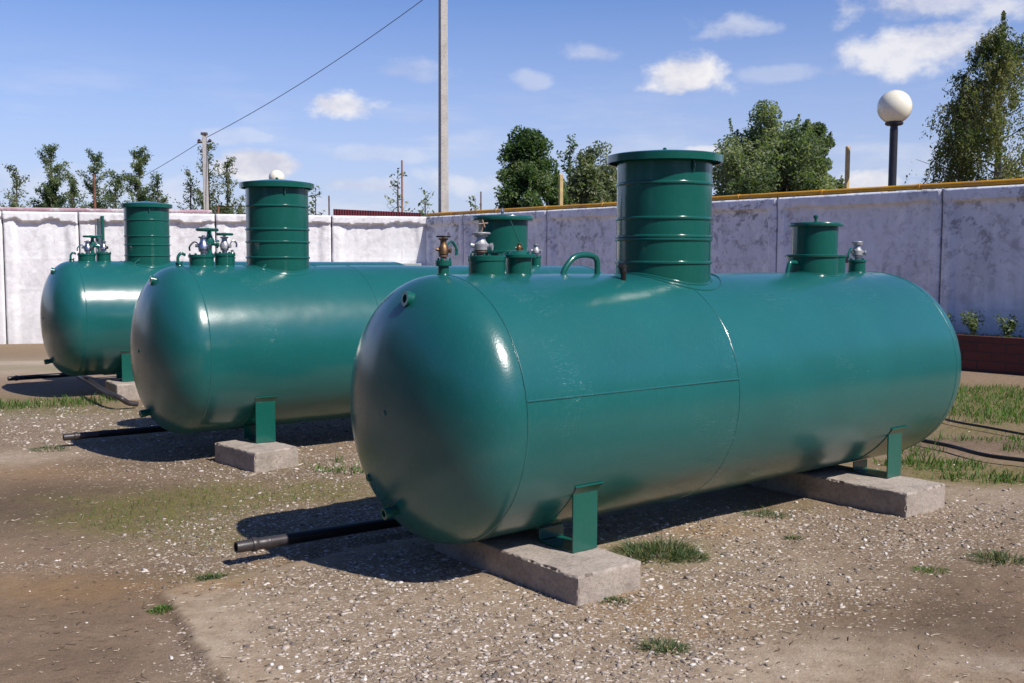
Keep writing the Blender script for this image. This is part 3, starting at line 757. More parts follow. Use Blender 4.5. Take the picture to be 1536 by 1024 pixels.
# ------------------------------------------------------------------ grass
def blades(x, y, z, h, w, lean, n_seg=2, seed=0):
    """curved two-segment blades -> verts, tris"""
    n = len(x); a = rng.random(n) * 6.283; dx, dy = np.cos(a), np.sin(a); b = rng.random(n) * 6.283; lx, ly = np.cos(b) * lean * h, np.sin(b) * lean * h
    P0 = np.stack([x - dx * w, y - dy * w, z - .004], 1); P1 = np.stack([x + dx * w, y + dy * w, z - .004], 1)
    P2 = np.stack([x + lx * .35 + dx * w * .7, y + ly * .35 + dy * w * .7, z + h * .6], 1); P3 = np.stack([x + lx * .35 - dx * w * .7, y + ly * .35 - dy * w * .7, z + h * .6], 1)
    P4 = np.stack([x + lx, y + ly, z + h * (1 - .3 * lean)], 1)
    V = np.stack([P0, P1, P2, P3, P4], 1).reshape(-1, 3); k = 5 * np.arange(n)[:, None]
    Fs = np.concatenate([k + [0, 1, 2], k + [0, 2, 3], k + [3, 2, 4]], 0)
    return V, Fs
def ground_grass():
    Np = 260000
    dist = 4.0 + 15 * rng.random(Np) ** 1.2; ang = (rng.random(Np) - .5) * 1.35
    x = dist * np.sin(ang); y = dist * np.cos(ang); z, m = ground_z(x, y); gs = m[1]
    keep = rng.random(Np) < np.clip(gs - .28, 0, 1) ** 1.3 * .38
    # lush patch at the far right
    p = G(1495, 598); edge_ = .9 * (fbm(x, y, .8, 4) - .5)
    lush = np.exp(-((x - p[0]) / 2.6) ** 2 - ((y - p[1]) / 1.6) ** 2) + edge_ > .36
    for q_ in ((1500, 712, 1.1, .35), (1420, 694, .8, .35), (1370, 672, .6, .3), (1460, 655, .8, .25), (1540, 670, .8, .4), (40, 604, 1.5, .35), (120, 597, .8, .25), (20, 545, 1.0, .3), (545, 700, .5, .15)):
        g_ = G(q_[0], q_[1]); lush |= np.exp(-((x - g_[0]) / q_[2]) ** 2 - ((y - g_[1]) / q_[3]) ** 2) + 1.3 * edge_ > .62
    lush &= (np.abs(x - p[0]) + np.abs(y - p[1]) < 7) | (y > 8.3)
    gs = np.where(lush, np.maximum(gs, .7), gs)
    keep |= lush & (rng.random(Np) < .75 * gs)
    x, y, z, gs, lush = x[keep], y[keep], z[keep], gs[keep], lush[keep]; n = len(x)
    h = (.012 + .030 * rng.random(n) ** 1.5) * (.7 + gs); h[lush] = (.03 + .10 * rng.random(lush.sum()) ** 1.5) * (.4 + 1.2 * fbm(x[lush], y[lush], .5, 3))
    w = np.where(lush, .005, .0022)
    V, Fs = blades(x, y, z, h, w, .3 + .9 * rng.random(n))
    t = np.clip(rng.random(n) * .8 + .15 * (~lush), 0, 1)
    me = np_mesh('grass', V, Fs, np.repeat(t, 5)); tag(link('grass', me, m_grass, None, False), kind='stuff', label='short sparse grass and moss growing through the yard', cat='grass'); print('blades', n)
ground_grass()
def debris():
    n = 3600; d_ = 4.0 + 9 * rng.random(n) ** 1.4; a = (rng.random(n) - .5) * 1.3; x = d_ * np.sin(a); y = d_ * np.cos(a)
    z, m = ground_z(x, y); L_ = .006 + .026 * rng.random(n) ** 2.5; b = rng.normal(.5, .9, n); w = .0010 + .0014 * rng.random(n)
    cv = rng.normal(0, .3, n); P = []
    for k, t in enumerate((-1, 0, 1)):
        bx = x + np.cos(b) * L_ * t + np.sin(b) * L_ * cv * (t == 0); by = y + np.sin(b) * L_ * t - np.cos(b) * L_ * cv * (t == 0); zz = z + .004 + .006 * rng.random(n) * (t != 0)
        for s_ in (-1, 1): P.append(np.stack([bx - np.sin(b) * w * s_, by + np.cos(b) * w * s_, zz + .0015 * s_], 1))
    V = np.stack(P, 1).reshape(-1, 3); k = 6 * np.arange(n)[:, None]; Fs = np.concatenate([k + [0, 2, 3, 1], k + [2, 4, 5, 3]], 0)
    m_, nt_, b_ = mat('dry_debris'); nt_.links.new(ramp(nt_, attr(nt_, 'tint').outputs['Fac'], (0., (.06, .042, .03)), (.55, (.13, .09, .06)), (.7, (.30, .235, .165)), (1., (.42, .35, .27))), b_.inputs['Base Color']); inp(b_, 'Roughness', .9)
    tag(link('dry_litter', np_mesh('dry_litter', V, Fs, np.repeat(rng.random(n), 6)), m_, None, False), 'dry stalks and twigs littering the ground', 'litter', kind='stuff')
debris()
def tuft(px, py, rad, n, h, label, m=m_weed, dense=.5):
    g = G(px, py); a = rng.random(n) * 6.283; r = rad * rng.random(n) ** dense; x = r * np.cos(a) * 1.25; y = r * np.sin(a)
    hh = h * (.35 + .8 * rng.random(n)) * (1.15 - .85 * r / rad) * (.5 + 1.1 * vnoise(x + px, y, .06))
    z, _ = ground_z(x + g[0], y + g[1])
    V, Fs = blades(x, y, z, hh, .0020 + .0018 * rng.random(n), .5 + 1.2 * rng.random(n))
    # blades fan outwards from the middle
    V = V.reshape(n, 5, 3); V[:, 4, :2] += np.stack([x, y], 1) * .5; V[:, 2:4, :2] += (np.stack([x, y], 1) * .2)[:, None]
    me = np_mesh('grass_tuft', V.reshape(-1, 3), Fs, np.repeat(rng.random(n) * .95, 5))
    o = link('grass_tuft', me, m, None, False, loc=(g[0], g[1], 0)); return tag(o, label, 'grass tuft', 'grass tufts among the gravel')
tuft(985, 826, .19, 620, .16, 'broad grass tuft beside the near concrete block of the front tank')
tuft(1030, 832, .10, 420, .06, 'low spiky weed on the right edge of the broad grass tuft')
tuft(998, 968, .085, 220, .085, 'small dark weed alone in the gravel at the bottom of the picture')
tuft(1495, 832, .13, 300, .10, 'wiry grass tuft alone at the right edge of the bare ground')
tuft(1150, 768, .13, 240, .07, 'small grass tuft at the shadow edge below the front tank')
tuft(318, 858, .06, 320, .045, 'tiny green weed at the corner of the concrete apron near the black pipe')
tuft(242, 905, .05, 200, .04, 'thin dry weed on the left edge of the concrete apron', m_grass)
tuft(1395, 850, .08, 160, .05, 'yellowish sparse weed in the gravel left of the wiry tuft', m_grass)
tuft(925, 898, .06, 160, .035, 'tiny weed at the foot of the near concrete block of the front tank')
tuft(1190, 800, .05, 120, .035, 'tiny weed in the gravel between the two blocks of the front tank')
tuft(75, 668, .14, 260, .05, 'short grass tuft at the edge of the bare dirt on the left')

# ------------------------------------------------------------------ pipes and hoses on the ground
def pipe_thing(name, label, cat, path, r, m, seg=18):
    pts = arc_path(path, 8); o0 = Vector(pts[0]); b = MB(); b.tube([Vector(p) - Vector((o0.x, o0.y, 0)) for p in pts], r, seg)
    o = b.build(name, m, None); o.location = (o0.x, o0.y, 0); return tag(o, label, cat)
def ground_pipe(p0, p1, zr, r, label, grey=.3, simple_=False):
    A = Vector(G(*p0, zr[0])); B = Vector(G(*p1, zr[1])); root = empty('drain_pipe', (A.x, A.y, 0), 0, label, 'pipe', 'plastic pipes sticking out from under the tanks')
    o = Vector((A.x, A.y, 0)); a = A - o; e = B - o; D = (e - a); ln = D.length; ax = D.normalized()
    ext = a + ax * (ln + .9)
    b = MB(); g = ln * grey
    b.lathe([(r * .70, .02), (r * .72, 0), (r * .96, 0), (r, .008), (r * 1.02, .10), (r * 1.2, .103), (r * 1.27, .112), (r * 1.27, .128), (r * 1.2, .137), (r * 1.04, .14), (r * 1.04, .20), (r * 1.1, .203), (r * 1.1, .22), (r, .223), (r, g)], a, ax, 28, caps=False)
    b.lathe([(0, .012), (r * .72, .012)], a, ax, 28, caps=False)
    b.build('pipe_socket', m_greyplast, root)
    b = MB(); b.lathe([(r * .9, g - .002), (r * 1.06, g), (r * 1.06, ln + 1.0)], a, ax, 28); b.build('pipe_run', m_black, root)
    return root
ground_pipe((354, 820), (590, 782), (.085, .06), .036, 'black plastic pipe with grey coupling end in front of the front tank')
ground_pipe((95, 655), (240, 642), (.07, .07), .034, 'black plastic pipe sticking out in front of the middle tank', .35)
ground_pipe((12, 567), (100, 561), (.06, .06), .034, 'black plastic pipe sticking out in front of the farthest tank', .2)
pipe_thing('hose', 'grey brown hose sloping down from under the farthest tank', 'hose',
           [G(118, 563, .20), G(135, 572, .19), G(160, 587, .16), G(180, 596, .12), G(192, 603, .05), G(206, 605, .02)], .035, m_greyplast)
hp = [G(1350, 652, .03), G(1385, 660, .03), G(1425, 668, .03), G(1480, 682, .03), G(1560, 692, .03)]
pipe_thing('hose', 'thick black hose lying on dark ground right of the front tank', 'hose', hp, .020, m_black)
pipe_thing('cable', 'thin black cable lying along the near edge of the grass at right', 'cable', [G(1400, 622, .015), G(1430, 631, .015), G(1480, 640, .02), G(1560, 655, .02)], .014, m_black)

# ------------------------------------------------------------------ walls
def wallpt(px, ytop, dh=1.40):
    r = ray(px, ytop); s = dh / r[2]; return np.array([r[0] * s, r[1] * s])
WT = CAM_H + 1.40
left_px = [(-110, 314.3), (6, 317.8), (118, 319.3), (323, 321.8), (497, 324.0), (641, 325.8)]
def line_pt(P0, D, px):
    """where the vertical plane through P0 along D meets the view direction of px"""
    r = ray(px, 330)[:2]; A_ = np.array([[r[0], -D[0]], [r[1], -D[1]]]); s = np.linalg.solve(A_, P0); return r * s[0]
LA = wallpt(0, 317.5); LB = wallpt(641, 325.8); LD = (LB - LA) / np.linalg.norm(LB - LA)
RB = wallpt(1536, 277.5); RA = LB; RD = (RB - RA) / np.linalg.norm(RB - RA)
Ljoints = [line_pt(LA, LD, x) for x in (-180, 4, 118, 323, 497, 641)]
Rj = [line_pt(LB, RD, x) for x in (1168, 1415)]
step = np.linalg.norm(Rj[1] - Rj[0]); s1 = np.dot(Rj[0] - LB, RD)
svals = [0.0] + [s1 + step * k for k in (-3, -2, -1, 0, 1, 2, 3, 4, 5, 6)]
svals = [s for s in svals if s >= 0]; 
if len(svals) > 1 and svals[1] < 1.2: svals.pop(1)
Rjoints = [LB + RD * s for s in svals]
print('panel step', step, 'corner', LB, svals)
def panel(p0, p1, zb, zt, nrm, m, parent, seed, wavy, origin):
    """one precast fence panel: raised frame with sloping inner edge round a recessed field"""
    p0 = np.array(p0); p1 = np.array(p1); W = np.linalg.norm(p1 - p0); d = (p1 - p0) / W; H = zt - zb
    gp = .018; nx = int(W / .035); nz = int(H / .035)
    u = np.linspace(gp, W - gp, nx + 1); v = np.linspace(0, H, nz + 1); U, Vv = np.meshgrid(u, v, indexing='ij')
    off = seed * 13.7
    wl = (fbm(U + off, Vv, .5, 4) - .5) * wavy
    du = np.minimum(U, W - U) - .20 + wl * .35; dt = (H - Vv) - .22 + wl; db = Vv - (.55 + (0 if wavy < .2 else 0))
    k = sstep(du / (.22 if wavy > .2 else .06)) * sstep(dt / .05) * (sstep(db / .1) if wavy < .2 else 1.0)                                   # 0 frame, 1 field
    depth = (.06 if wavy > .2 else .085) * (1 - k) + (.075 * (1 - sstep(dt / .035)) if wavy > .2 else .02 * (1 - sstep(dt / .04))) + .012 * (fbm(U + off, Vv + 3, .7, 5) - .5) + .006 * (fbm(U - off, Vv, .1, 3) - .5)
    # shallow ledges cast across the field
    for zl in (H * .44, H * .66):
        depth += .006 * np.exp(-((Vv - zl) / .03) ** 2) * k
    edge = np.minimum(np.minimum(U - gp, W - gp - U), H - Vv); depth -= .03 * np.exp(-(edge / .012) ** 2)
    P = np.stack([p0[0] + d[0] * U + nrm[0] * depth, p0[1] + d[1] * U + nrm[1] * depth, zb + Vv], 2)
    Bk = np.stack([p0[0] + d[0] * U - nrm[0] * .10, p0[1] + d[1] * U - nrm[1] * .10, zb + Vv], 2)
    n1, n2 = nx + 1, nz + 1
    V = P.reshape(-1, 3); i, j = np.meshgrid(np.arange(nx), np.arange(nz), indexing='ij'); q = (i * n2 + j).ravel()
    Fs = [np.stack([q, q + n2, q + n2 + 1, q + 1], 1)]
    # rim to the back face
    rim = [i_ * n2 + nz for i_ in range(n1)]; base = len(V)
    l0 = [j_ for j_ in range(n2)]; l1 = [nx * n2 + j_ for j_ in range(n2)]
    Vb = []; fx = []
    def strip(idx):
        nonlocal base
        b0 = base
        for t in idx: Vb.append(Bk.reshape(-1, 3)[t])
        base += len(idx)
        for a in range(len(idx) - 1): fx.append((idx[a], idx[a + 1], b0 + a + 1, b0 + a))
    strip(rim); strip(l0); strip(l1)
    cb = len(V) + len(Vb); corners = [Bk[0, 0], Bk[-1, 0], Bk[-1, -1], Bk[0, -1]]; fx.append((cb, cb + 1, cb + 2, cb + 3))
    V = np.concatenate([V, np.array(Vb), np.array(corners)]); Fs.append(np.array(fx))
    V = V - np.array(origin)
    me = np_mesh('panel', V, np.concatenate(Fs))
    return link('panel', me, m, parent, True, 50)
nL = np.array([LD[1], -LD[0]]); nR = np.array([RD[1], -RD[0]])
if nL @ (-LB) < 0: nL = -nL
if nR @ (-RB) < 0: nR = -nR
def wall(label, joints, nrm, m, zb, wavy, off):
    o0 = (*joints[0], 0.0); root = empty('concrete_wall', o0, 0, label, 'wall')
    for i in range(len(joints) - 1): panel(joints[i], joints[i + 1], zb, WT, nrm, m, root, i + off, wavy, o0)
    # dark core behind the joints, so that no daylight shows through them
    b = MB()
    for j in joints[1:-1]:
        p = np.array(j) - nrm * .06 - np.array(o0[:2]); b.box((p[0], p[1], (zb + WT - .03) / 2), (.10, .05, WT - .03 - zb), math.atan2(nrm[1], nrm[0]) + math.pi / 2)
    b.build('joint_mortar', simple('joint_mortar', (.05, .045, .045), .95), root, False)
    return root
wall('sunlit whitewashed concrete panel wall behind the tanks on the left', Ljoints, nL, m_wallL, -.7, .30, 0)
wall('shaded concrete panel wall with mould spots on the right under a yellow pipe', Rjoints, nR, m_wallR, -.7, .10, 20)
def top_pipe(label, A_, B_, z, r, m, name='gas_pipe', n=30, sag=.012):
    A_ = np.array(A_); B_ = np.array(B_); b = MB(); pts = []
    for i in range(n + 1):
        p = A_ + (B_ - A_) * i / n - A_; pts.append((p[0], p[1], z + sag * mn.noise(Vector((i * .5, z, 1)))))
    b.tube(pts, r, 12); D_ = (B_ - A_) / np.linalg.norm(B_ - A_)
    for s in np.arange(1.2, np.linalg.norm(B_ - A_) - .2, 2.1):
        p = D_ * s; b.lathe([(r, -.035), (r * 1.25, -.03), (r * 1.25, .03), (r, .035)], (p[0], p[1], z), (D_[0], D_[1], 0), 14); b.box((p[0], p[1], z - .055), (.06, .06, .03))
    o = b.build(name, m, None); o.location = (A_[0], A_[1], 0); tag(o, label, 'pipe'); return o
yo = top_pipe('long yellow gas pipe running along the top of the right wall', RA + RD * .05, Rjoints[-1], WT + .062, .052, m_yellow)
po = top_pipe('faded pink pipe running along the top of the left wall', Ljoints[0], line_pt(LA, LD, 318), WT + .065, .052, m_pink)
# green standpipe on the left wall
g0 = line_pt(LA, LD, 155) + nL * .16
b = MB(); b.tube([(0, 0, -.55), (0, 0, 1.2)], .035, 12); b.tube([(0, 0, 1.2), (0, 0, WT - .1)], .05, 12); b.tube([(-.14, .02, .4), (-.14, .02, WT - .05)], .014, 8)
b.box((0, .08, 2.4), (.05, .14, .03)); b.box((0, .08, 1.2), (.05, .14, .03))
o = b.build('standpipe', m_fit, None); o.location = (*g0, 0); tag(o, 'green vertical pipe fixed to the sunlit left wall behind the farthest tank', 'pipe')
# pale cabinet by the corner
cp = line_pt(LB, RD, 642) + nR * .6 + np.array([-.2, 0]); b = MB(); b.box((0, 0, .55), (.95, .5, 2.55 - .0)); b.box((0, -.26, .6), (.8, .02, 2.2)); b.box((.3, -.29, 1.3), (.06, .03, .12))
o = b.build('cabinet', simple('pale_green_paint', (.42, .47, .46), .6, var=.12, scale=3), None, bevel=.01); o.location = (cp[0], cp[1], -.02); tag(o, 'pale grey green cabinet in the corner where the walls meet', 'cabinet')
# rusty rail frame above the left wall
q0 = line_pt(LA, LD, 326) - nL * .5; q1 = line_pt(LA, LD, 400) - nL * .5; dv = q1 - q0
b = MB(); zt = CAM_H + (394 - 304) / F * 28
b.tube([(0, 0, -.4), (0, 0, zt), (dv[0], dv[1], zt + .02), (dv[0], dv[1], -.4)], .04, 8)
o = b.build('rail_frame', m_rust, None); o.location = (*q0, 0); tag(o, 'rusty pipe rail rising just above the left wall', 'railing')
# maroon sheet fence behind the left wall
q0 = line_pt(LA, LD, 503) - nL * 1.2; q1 = line_pt(LA, LD, 640) - nL * 1.2 + np.array([.0, 0]); dv = q1 - q0
b = MB(); n = 34; V = []; Fs = []
zt0 = CAM_H + (394 - 315.5) / F * q0[1]; zt1 = CAM_H + (394 - 321) / F * q1[1]
for i in range(n * 2 + 1):
    p = dv * i / (n * 2) + nL * (.03 if i % 2 else 0); zt = zt0 + (zt1 - zt0) * i / (2 * n)
    V += [(p[0], p[1], -.5), (p[0], p[1], zt)]
Fs = [(2 * i, 2 * i + 2, 2 * i + 3, 2 * i + 1) for i in range(2 * n)]
b.add(V, Fs); o = b.build('metal_fence', m_maroon, None, False); o.location = (*q0, 0); tag(o, 'dark red metal sheet fence showing above the sunlit left wall', 'fence')

# ------------------------------------------------------------------ planter with plants
pa = line_pt(RB, RD, 1405) + nR * .18; pb = pa + RD * 11.0
def planter():
    m, nt, b_ = mat('dark_red_brick')
    tc = N(nt, 'ShaderNodeTexCoord').outputs['Object']
    mp = N(nt, 'ShaderNodeMapping'); inp(mp, 'Rotation', (0, 0, 0)); nt.links.new(tc, mp.inputs[0])
    cx = N(nt, 'ShaderNodeSeparateXYZ'); nt.links.new(tc, cx.inputs[0]); cb = N(nt, 'ShaderNodeCombineXYZ'); nt.links.new(cx.outputs[0], cb.inputs[0]); nt.links.new(cx.outputs[2], cb.inputs[1])
    br = N(nt, 'ShaderNodeTexBrick'); nt.links.new(cb.outputs[0], br.inputs['Vector']); inp(br, 'Scale', 1.); inp(br, 'Brick Width', .5); inp(br, 'Row Height', .16); inp(br, 'Mortar Size', .012)
    inp(br, 'Color1', (.16, .035, .028, 1)); inp(br, 'Color2', (.10, .026, .022, 1)); inp(br, 'Mortar', (.05, .03, .028, 1))
    c = mix(nt, math_(nt, 'MULTIPLY', noise(nt, 6, 6, .6, tc), .6), br.outputs['Color'], (.05, .025, .02))
    nt.links.new(c, b_.inputs['Base Color']); inp(b_, 'Roughness', .8); bump(nt, b_, br.outputs['Fac'], .5, .006)
    D = pb - pa; W = np.linalg.norm(D); az = math.atan2(D[1], D[0]); w = .62
    root = empty('planter', (*pa, 0), az, 'long dark red brick planter at the foot of the shaded right wall', 'planter')
    s = 1 if (np.array([-D[1], D[0]]) @ nR) > 0 else -1
    hb = .58
    b = MB(); b.box((W / 2, s * w, hb / 2 - .1), (W, .12, hb + .2)); b.box((0.06, s * (w / 2 + .0), hb / 2 - .1), (.12, w - .125, hb + .195)); b.build('brick_side', m, root, bevel=.008)
    b = MB(); b.box((W / 2, s * w / 2, hb / 2 - .1), (W - .13, w - .124, hb + .12)); b.build('soil', simple('garden_soil', (.045, .035, .025), .95, var=.6, scale=20, bstr=1, bdist=.03), root)
    return root, az, s, w, hb
pl, paz, ps, pw_, phb = planter()
def plant(px, h, wd, label, seed):
    base = line_pt(RB, RD, px) + nR * .5; r = np.random.default_rng(seed)
    root = empty('garden_plant', (*base, phb - .045), 0, label, 'plant', 'leafy plants in the brick planter')
    b = MB(); tips = []
    for i in range(9):
        a = r.random() * 6.28; rr = wd * .5 * r.random() ** .5; hh = h * (.5 + .5 * r.random()); p = [(0, 0, 0), (rr * .4 * math.cos(a), rr * .4 * math.sin(a), hh * .6), (rr * math.cos(a), rr * math.sin(a), hh)]
        b.tube(p, [.007, .005, .003], 5); tips += [np.array(p[1]), np.array(p[2]), (np.array(p[1]) + np.array(p[2])) / 2, np.array(p[1]) * .6]
    b.build('stem', m_bark, root)
    n = 420; tp = np.array(tips)[r.integers(0, len(tips), n)] + r.normal(0, wd * .11, (n, 3)); tp[:, 2] = np.maximum(tp[:, 2], .02)
    V, Fs, t = leaves(tp, .035, r, .8); me = np_mesh('foliage', V, Fs, t); link('foliage', me, m_leafB, root, False)
def leaves(Pt, size, r, flat=.5, droop=0.):
    """diamond leaves with random orientation at points Pt; returns verts, quads, tint"""
    n = len(Pt); nrm = r.normal(0, 1, (n, 3)); nrm[:, 2] = np.abs(nrm[:, 2]) + flat; nrm /= np.linalg.norm(nrm, axis=1)[:, None]
    a = np.cross(nrm, r.normal(0, 1, (n, 3))); a[:, 2] -= droop; a /= np.linalg.norm(a, axis=1)[:, None] + 1e-9; b = np.cross(nrm, a)
    s = size * (.6 + .8 * r.random(n))[:, None]
    V = np.stack([Pt - a * s * .9, Pt + b * s * .45 - a * s * .05, Pt + a * s, Pt - b * s * .45 - a * s * .05], 1).reshape(-1, 3)
    Fs = 4 * np.arange(n)[:, None] + np.array([0, 1, 2, 3])[None]
    t = np.clip(r.normal(.45, .22, n), 0, 1)
    return V, Fs, np.repeat(t, 4)
plant(1434, .42, .45, 'leafy bush in the brick planter half hidden by the front tank', 1)
plant(1487, .48, .42, 'round leafy bush alone in the middle of the brick planter', 2)
plant(1536, .40, .40, 'leafy bush in the brick planter cut by the right edge of the picture', 3)
r0 = np.random.default_rng(5); n = 5200; s_ = r0.random(n) * 10.5; e_ = .12 + r0.random(n) * .42
bx = pa[0] + (pb - pa)[0] / np.linalg.norm(pb - pa) * s_ + nR[0] * e_; by = pa[1] + (pb - pa)[1] / np.linalg.norm(pb - pa) * s_ + nR[1] * e_
V, Fs = blades(bx, by, np.full(n, phb - .05), .03 + .09 * r0.random(n) ** 2, np.full(n, .006), .3 + r0.random(n)); tag(link('low_weeds', np_mesh('low_weeds', V, Fs, np.repeat(r0.random(n) * .6, 5)), m_weed, None, False), 'low weeds covering the soil of the brick planter', 'weeds', kind='stuff')

# ------------------------------------------------------------------ poles, lamps, wires
def pole(name, label, cat, pxt, pyt, depth, r0_, r1_, m, square=False, lean=0, group=None, zb=None, extra=None, child=None):
    t = at(pxt, pyt, depth); zb = -.6 if zb is None else zb
    b = MB()
    if square:
        V = []
        for z, h in ((zb, r0_), (t[2], r1_)):
            dx = lean * (z - t[2])
            for sx, sy in ((-1, -.8), (1, -.8), (1, .8), (-1, .8)): 
                v = Vector((sx * h, sy * h, 0)); v.rotate(Matrix.Rotation(square, 3, 'Z')); V.append((v.x + dx, v.y, z))
        b.add(V, [(0, 1, 5, 4), (1, 2, 6, 5), (2, 3, 7, 6), (3, 0, 4, 7), (4, 5, 6, 7), (3, 2, 1, 0)])
    else:
        n = 9; b.tube([(lean * (z - t[2]), 0, z) for z in np.linspace(zb, t[2], n)], list(np.linspace(r0_, r1_, n)), 14)
    o = b.build(name, m, None, True, .012 if square else 0); o.location = (t[0], t[1], 0)
    return tag(o, label, cat, group), t
po1, T1 = pole('utility_pole', 'tall pale square concrete pole rising out of the picture top behind the wall corner', 'pole', 664.5, -62, 33, .150, .115, m_poleconc, square=.5)
po2, T2 = pole('utility_pole', 'shorter concrete pole carrying a wire behind the left wall', 'pole', 306.5, 202, 42, .125, .09, m_poleconc, square=.3, lean=-.006)
b = MB(); b.lathe([(.06, 0), (.09, .04), (.05, .08), (.08, .12), (.03, .16)], (-.22, 0, T2[2] - .35), (0, 0, 1), 12); b.tube([(-.26, 0, T2[2] - .34), (.26, 0, T2[2] - .30)], .025, 8); b.lathe([(.06, 0), (.09, .04), (.05, .08), (.03, .12)], (.22, 0, T2[2] - .3), (0, 0, 1), 12)
b.box((0, 0, T2[2] + .02), (.24, .2, .1)); b.build('insulator_bracket', m_insul, po2)
for nm, lab, cat, px, py, dp, r0_, r1_, mt in (
    ('wooden_pole', 'thin reddish pole standing above the dark red fence', 'pole', 603, 241, 40, .055, .035, m_rustpole),
    ('wooden_pole', 'thin faded pole between the wall corner and the dark tree', 'pole', 721.5, 288, 44, .05, .035, m_rustpole),
    ('wooden_pole', 'short dark stake above the joint of the left wall', 'pole', 493.5, 294, 33, .035, .025, m_rust),
    ('wooden_pole', 'rusty red pole in front of the trees behind the left wall', 'pole', 141, 262, 33, .055, .04, m_rust),
    ('fence_post', 'cream yellow post above the right wall in front of the dark tree', 'post', 841.5, 262, 30, .06, .055, m_cream),
    ('fence_post', 'cream yellow post above the right wall beside the large bushy tree', 'post', 1272, 220, 22.5, .046, .044, m_cream)):
    if nm == 'fence_post': pole(nm, lab, cat, px, py, dp, r0_, r1_, mt, square=.5)
    else: pole(nm, lab, cat, px, py, dp, r0_, r1_, mt)
def lamp(pxc, pyc, depth, r, label, pr):
    c = at(pxc, pyc, depth); root = empty('street_lamp', (c[0], c[1], -.5), 0, label, 'lamp', 'globe lamps behind the walls'); z0 = c[2] + .5
    b = MB(); n = 24; b.lathe([(r * math.sin(math.pi * i / n) if 0 < i < n else 0, -r * math.cos(math.pi * i / n)) for i in range(n + 1)], (0, 0, z0), seg=48, caps=False); b.build('globe', m_globe, root, sharp=0)
    b = MB(); b.lathe([(r * .42, 0), (r * .52, .02), (r * .52, .05), (r * .25, .09), (pr * 1.15, .12), (pr * 1.15, .02)][::-1], (0, 0, z0 - r * 1.0 - .03), seg=32); b.lathe([(r * .22, -.12), (r * .22, .0), (r * .5, .03), (r * .52, .06), (r * .3, .07)], (0, 0, z0 - r - .03), seg=32); b.build('lamp_base', m_darkpost, root)
    b = MB(); b.lathe([(pr * 1.4, 0), (pr * 1.4, 1.0), (pr, 1.1), (pr, z0 - r - .1)], (0, 0, 0), seg=24); b.build('post', m_darkpost, root)
lamp(1342, 161, 21.6, 24.5 / F * 21.8, 'white globe lamp on a dark post above the right wall', .083)
lamp(415, 267, 45, 11.5 / F * 45.3, 'distant white globe lamp showing above the lid of the middle tank', .10)
def wire(label, A_, B_, sag, r=.013):
    A_ = np.array(A_); B_ = np.array(B_); pts = []
    for i in range(41):
        s = i / 40; p = (B_ - A_) * s; pts.append((p[0], p[1], A_[2] + p[2] - sag * 4 * s * (1 - s)))
    b = MB(); b.tube(pts, r, 6); o = b.build('wire', m_wire, None); o.location = (A_[0], A_[1], 0); tag(o, label, 'wire', 'overhead wires')
wire('overhead wire climbing from the shorter concrete pole to the tall one', at(309, 207, 42), at(664, -22, 33), .25)
wire('overhead wire running left from the shorter concrete pole over the treetops', at(304, 211, 42), at(150, 296, 62), .15)

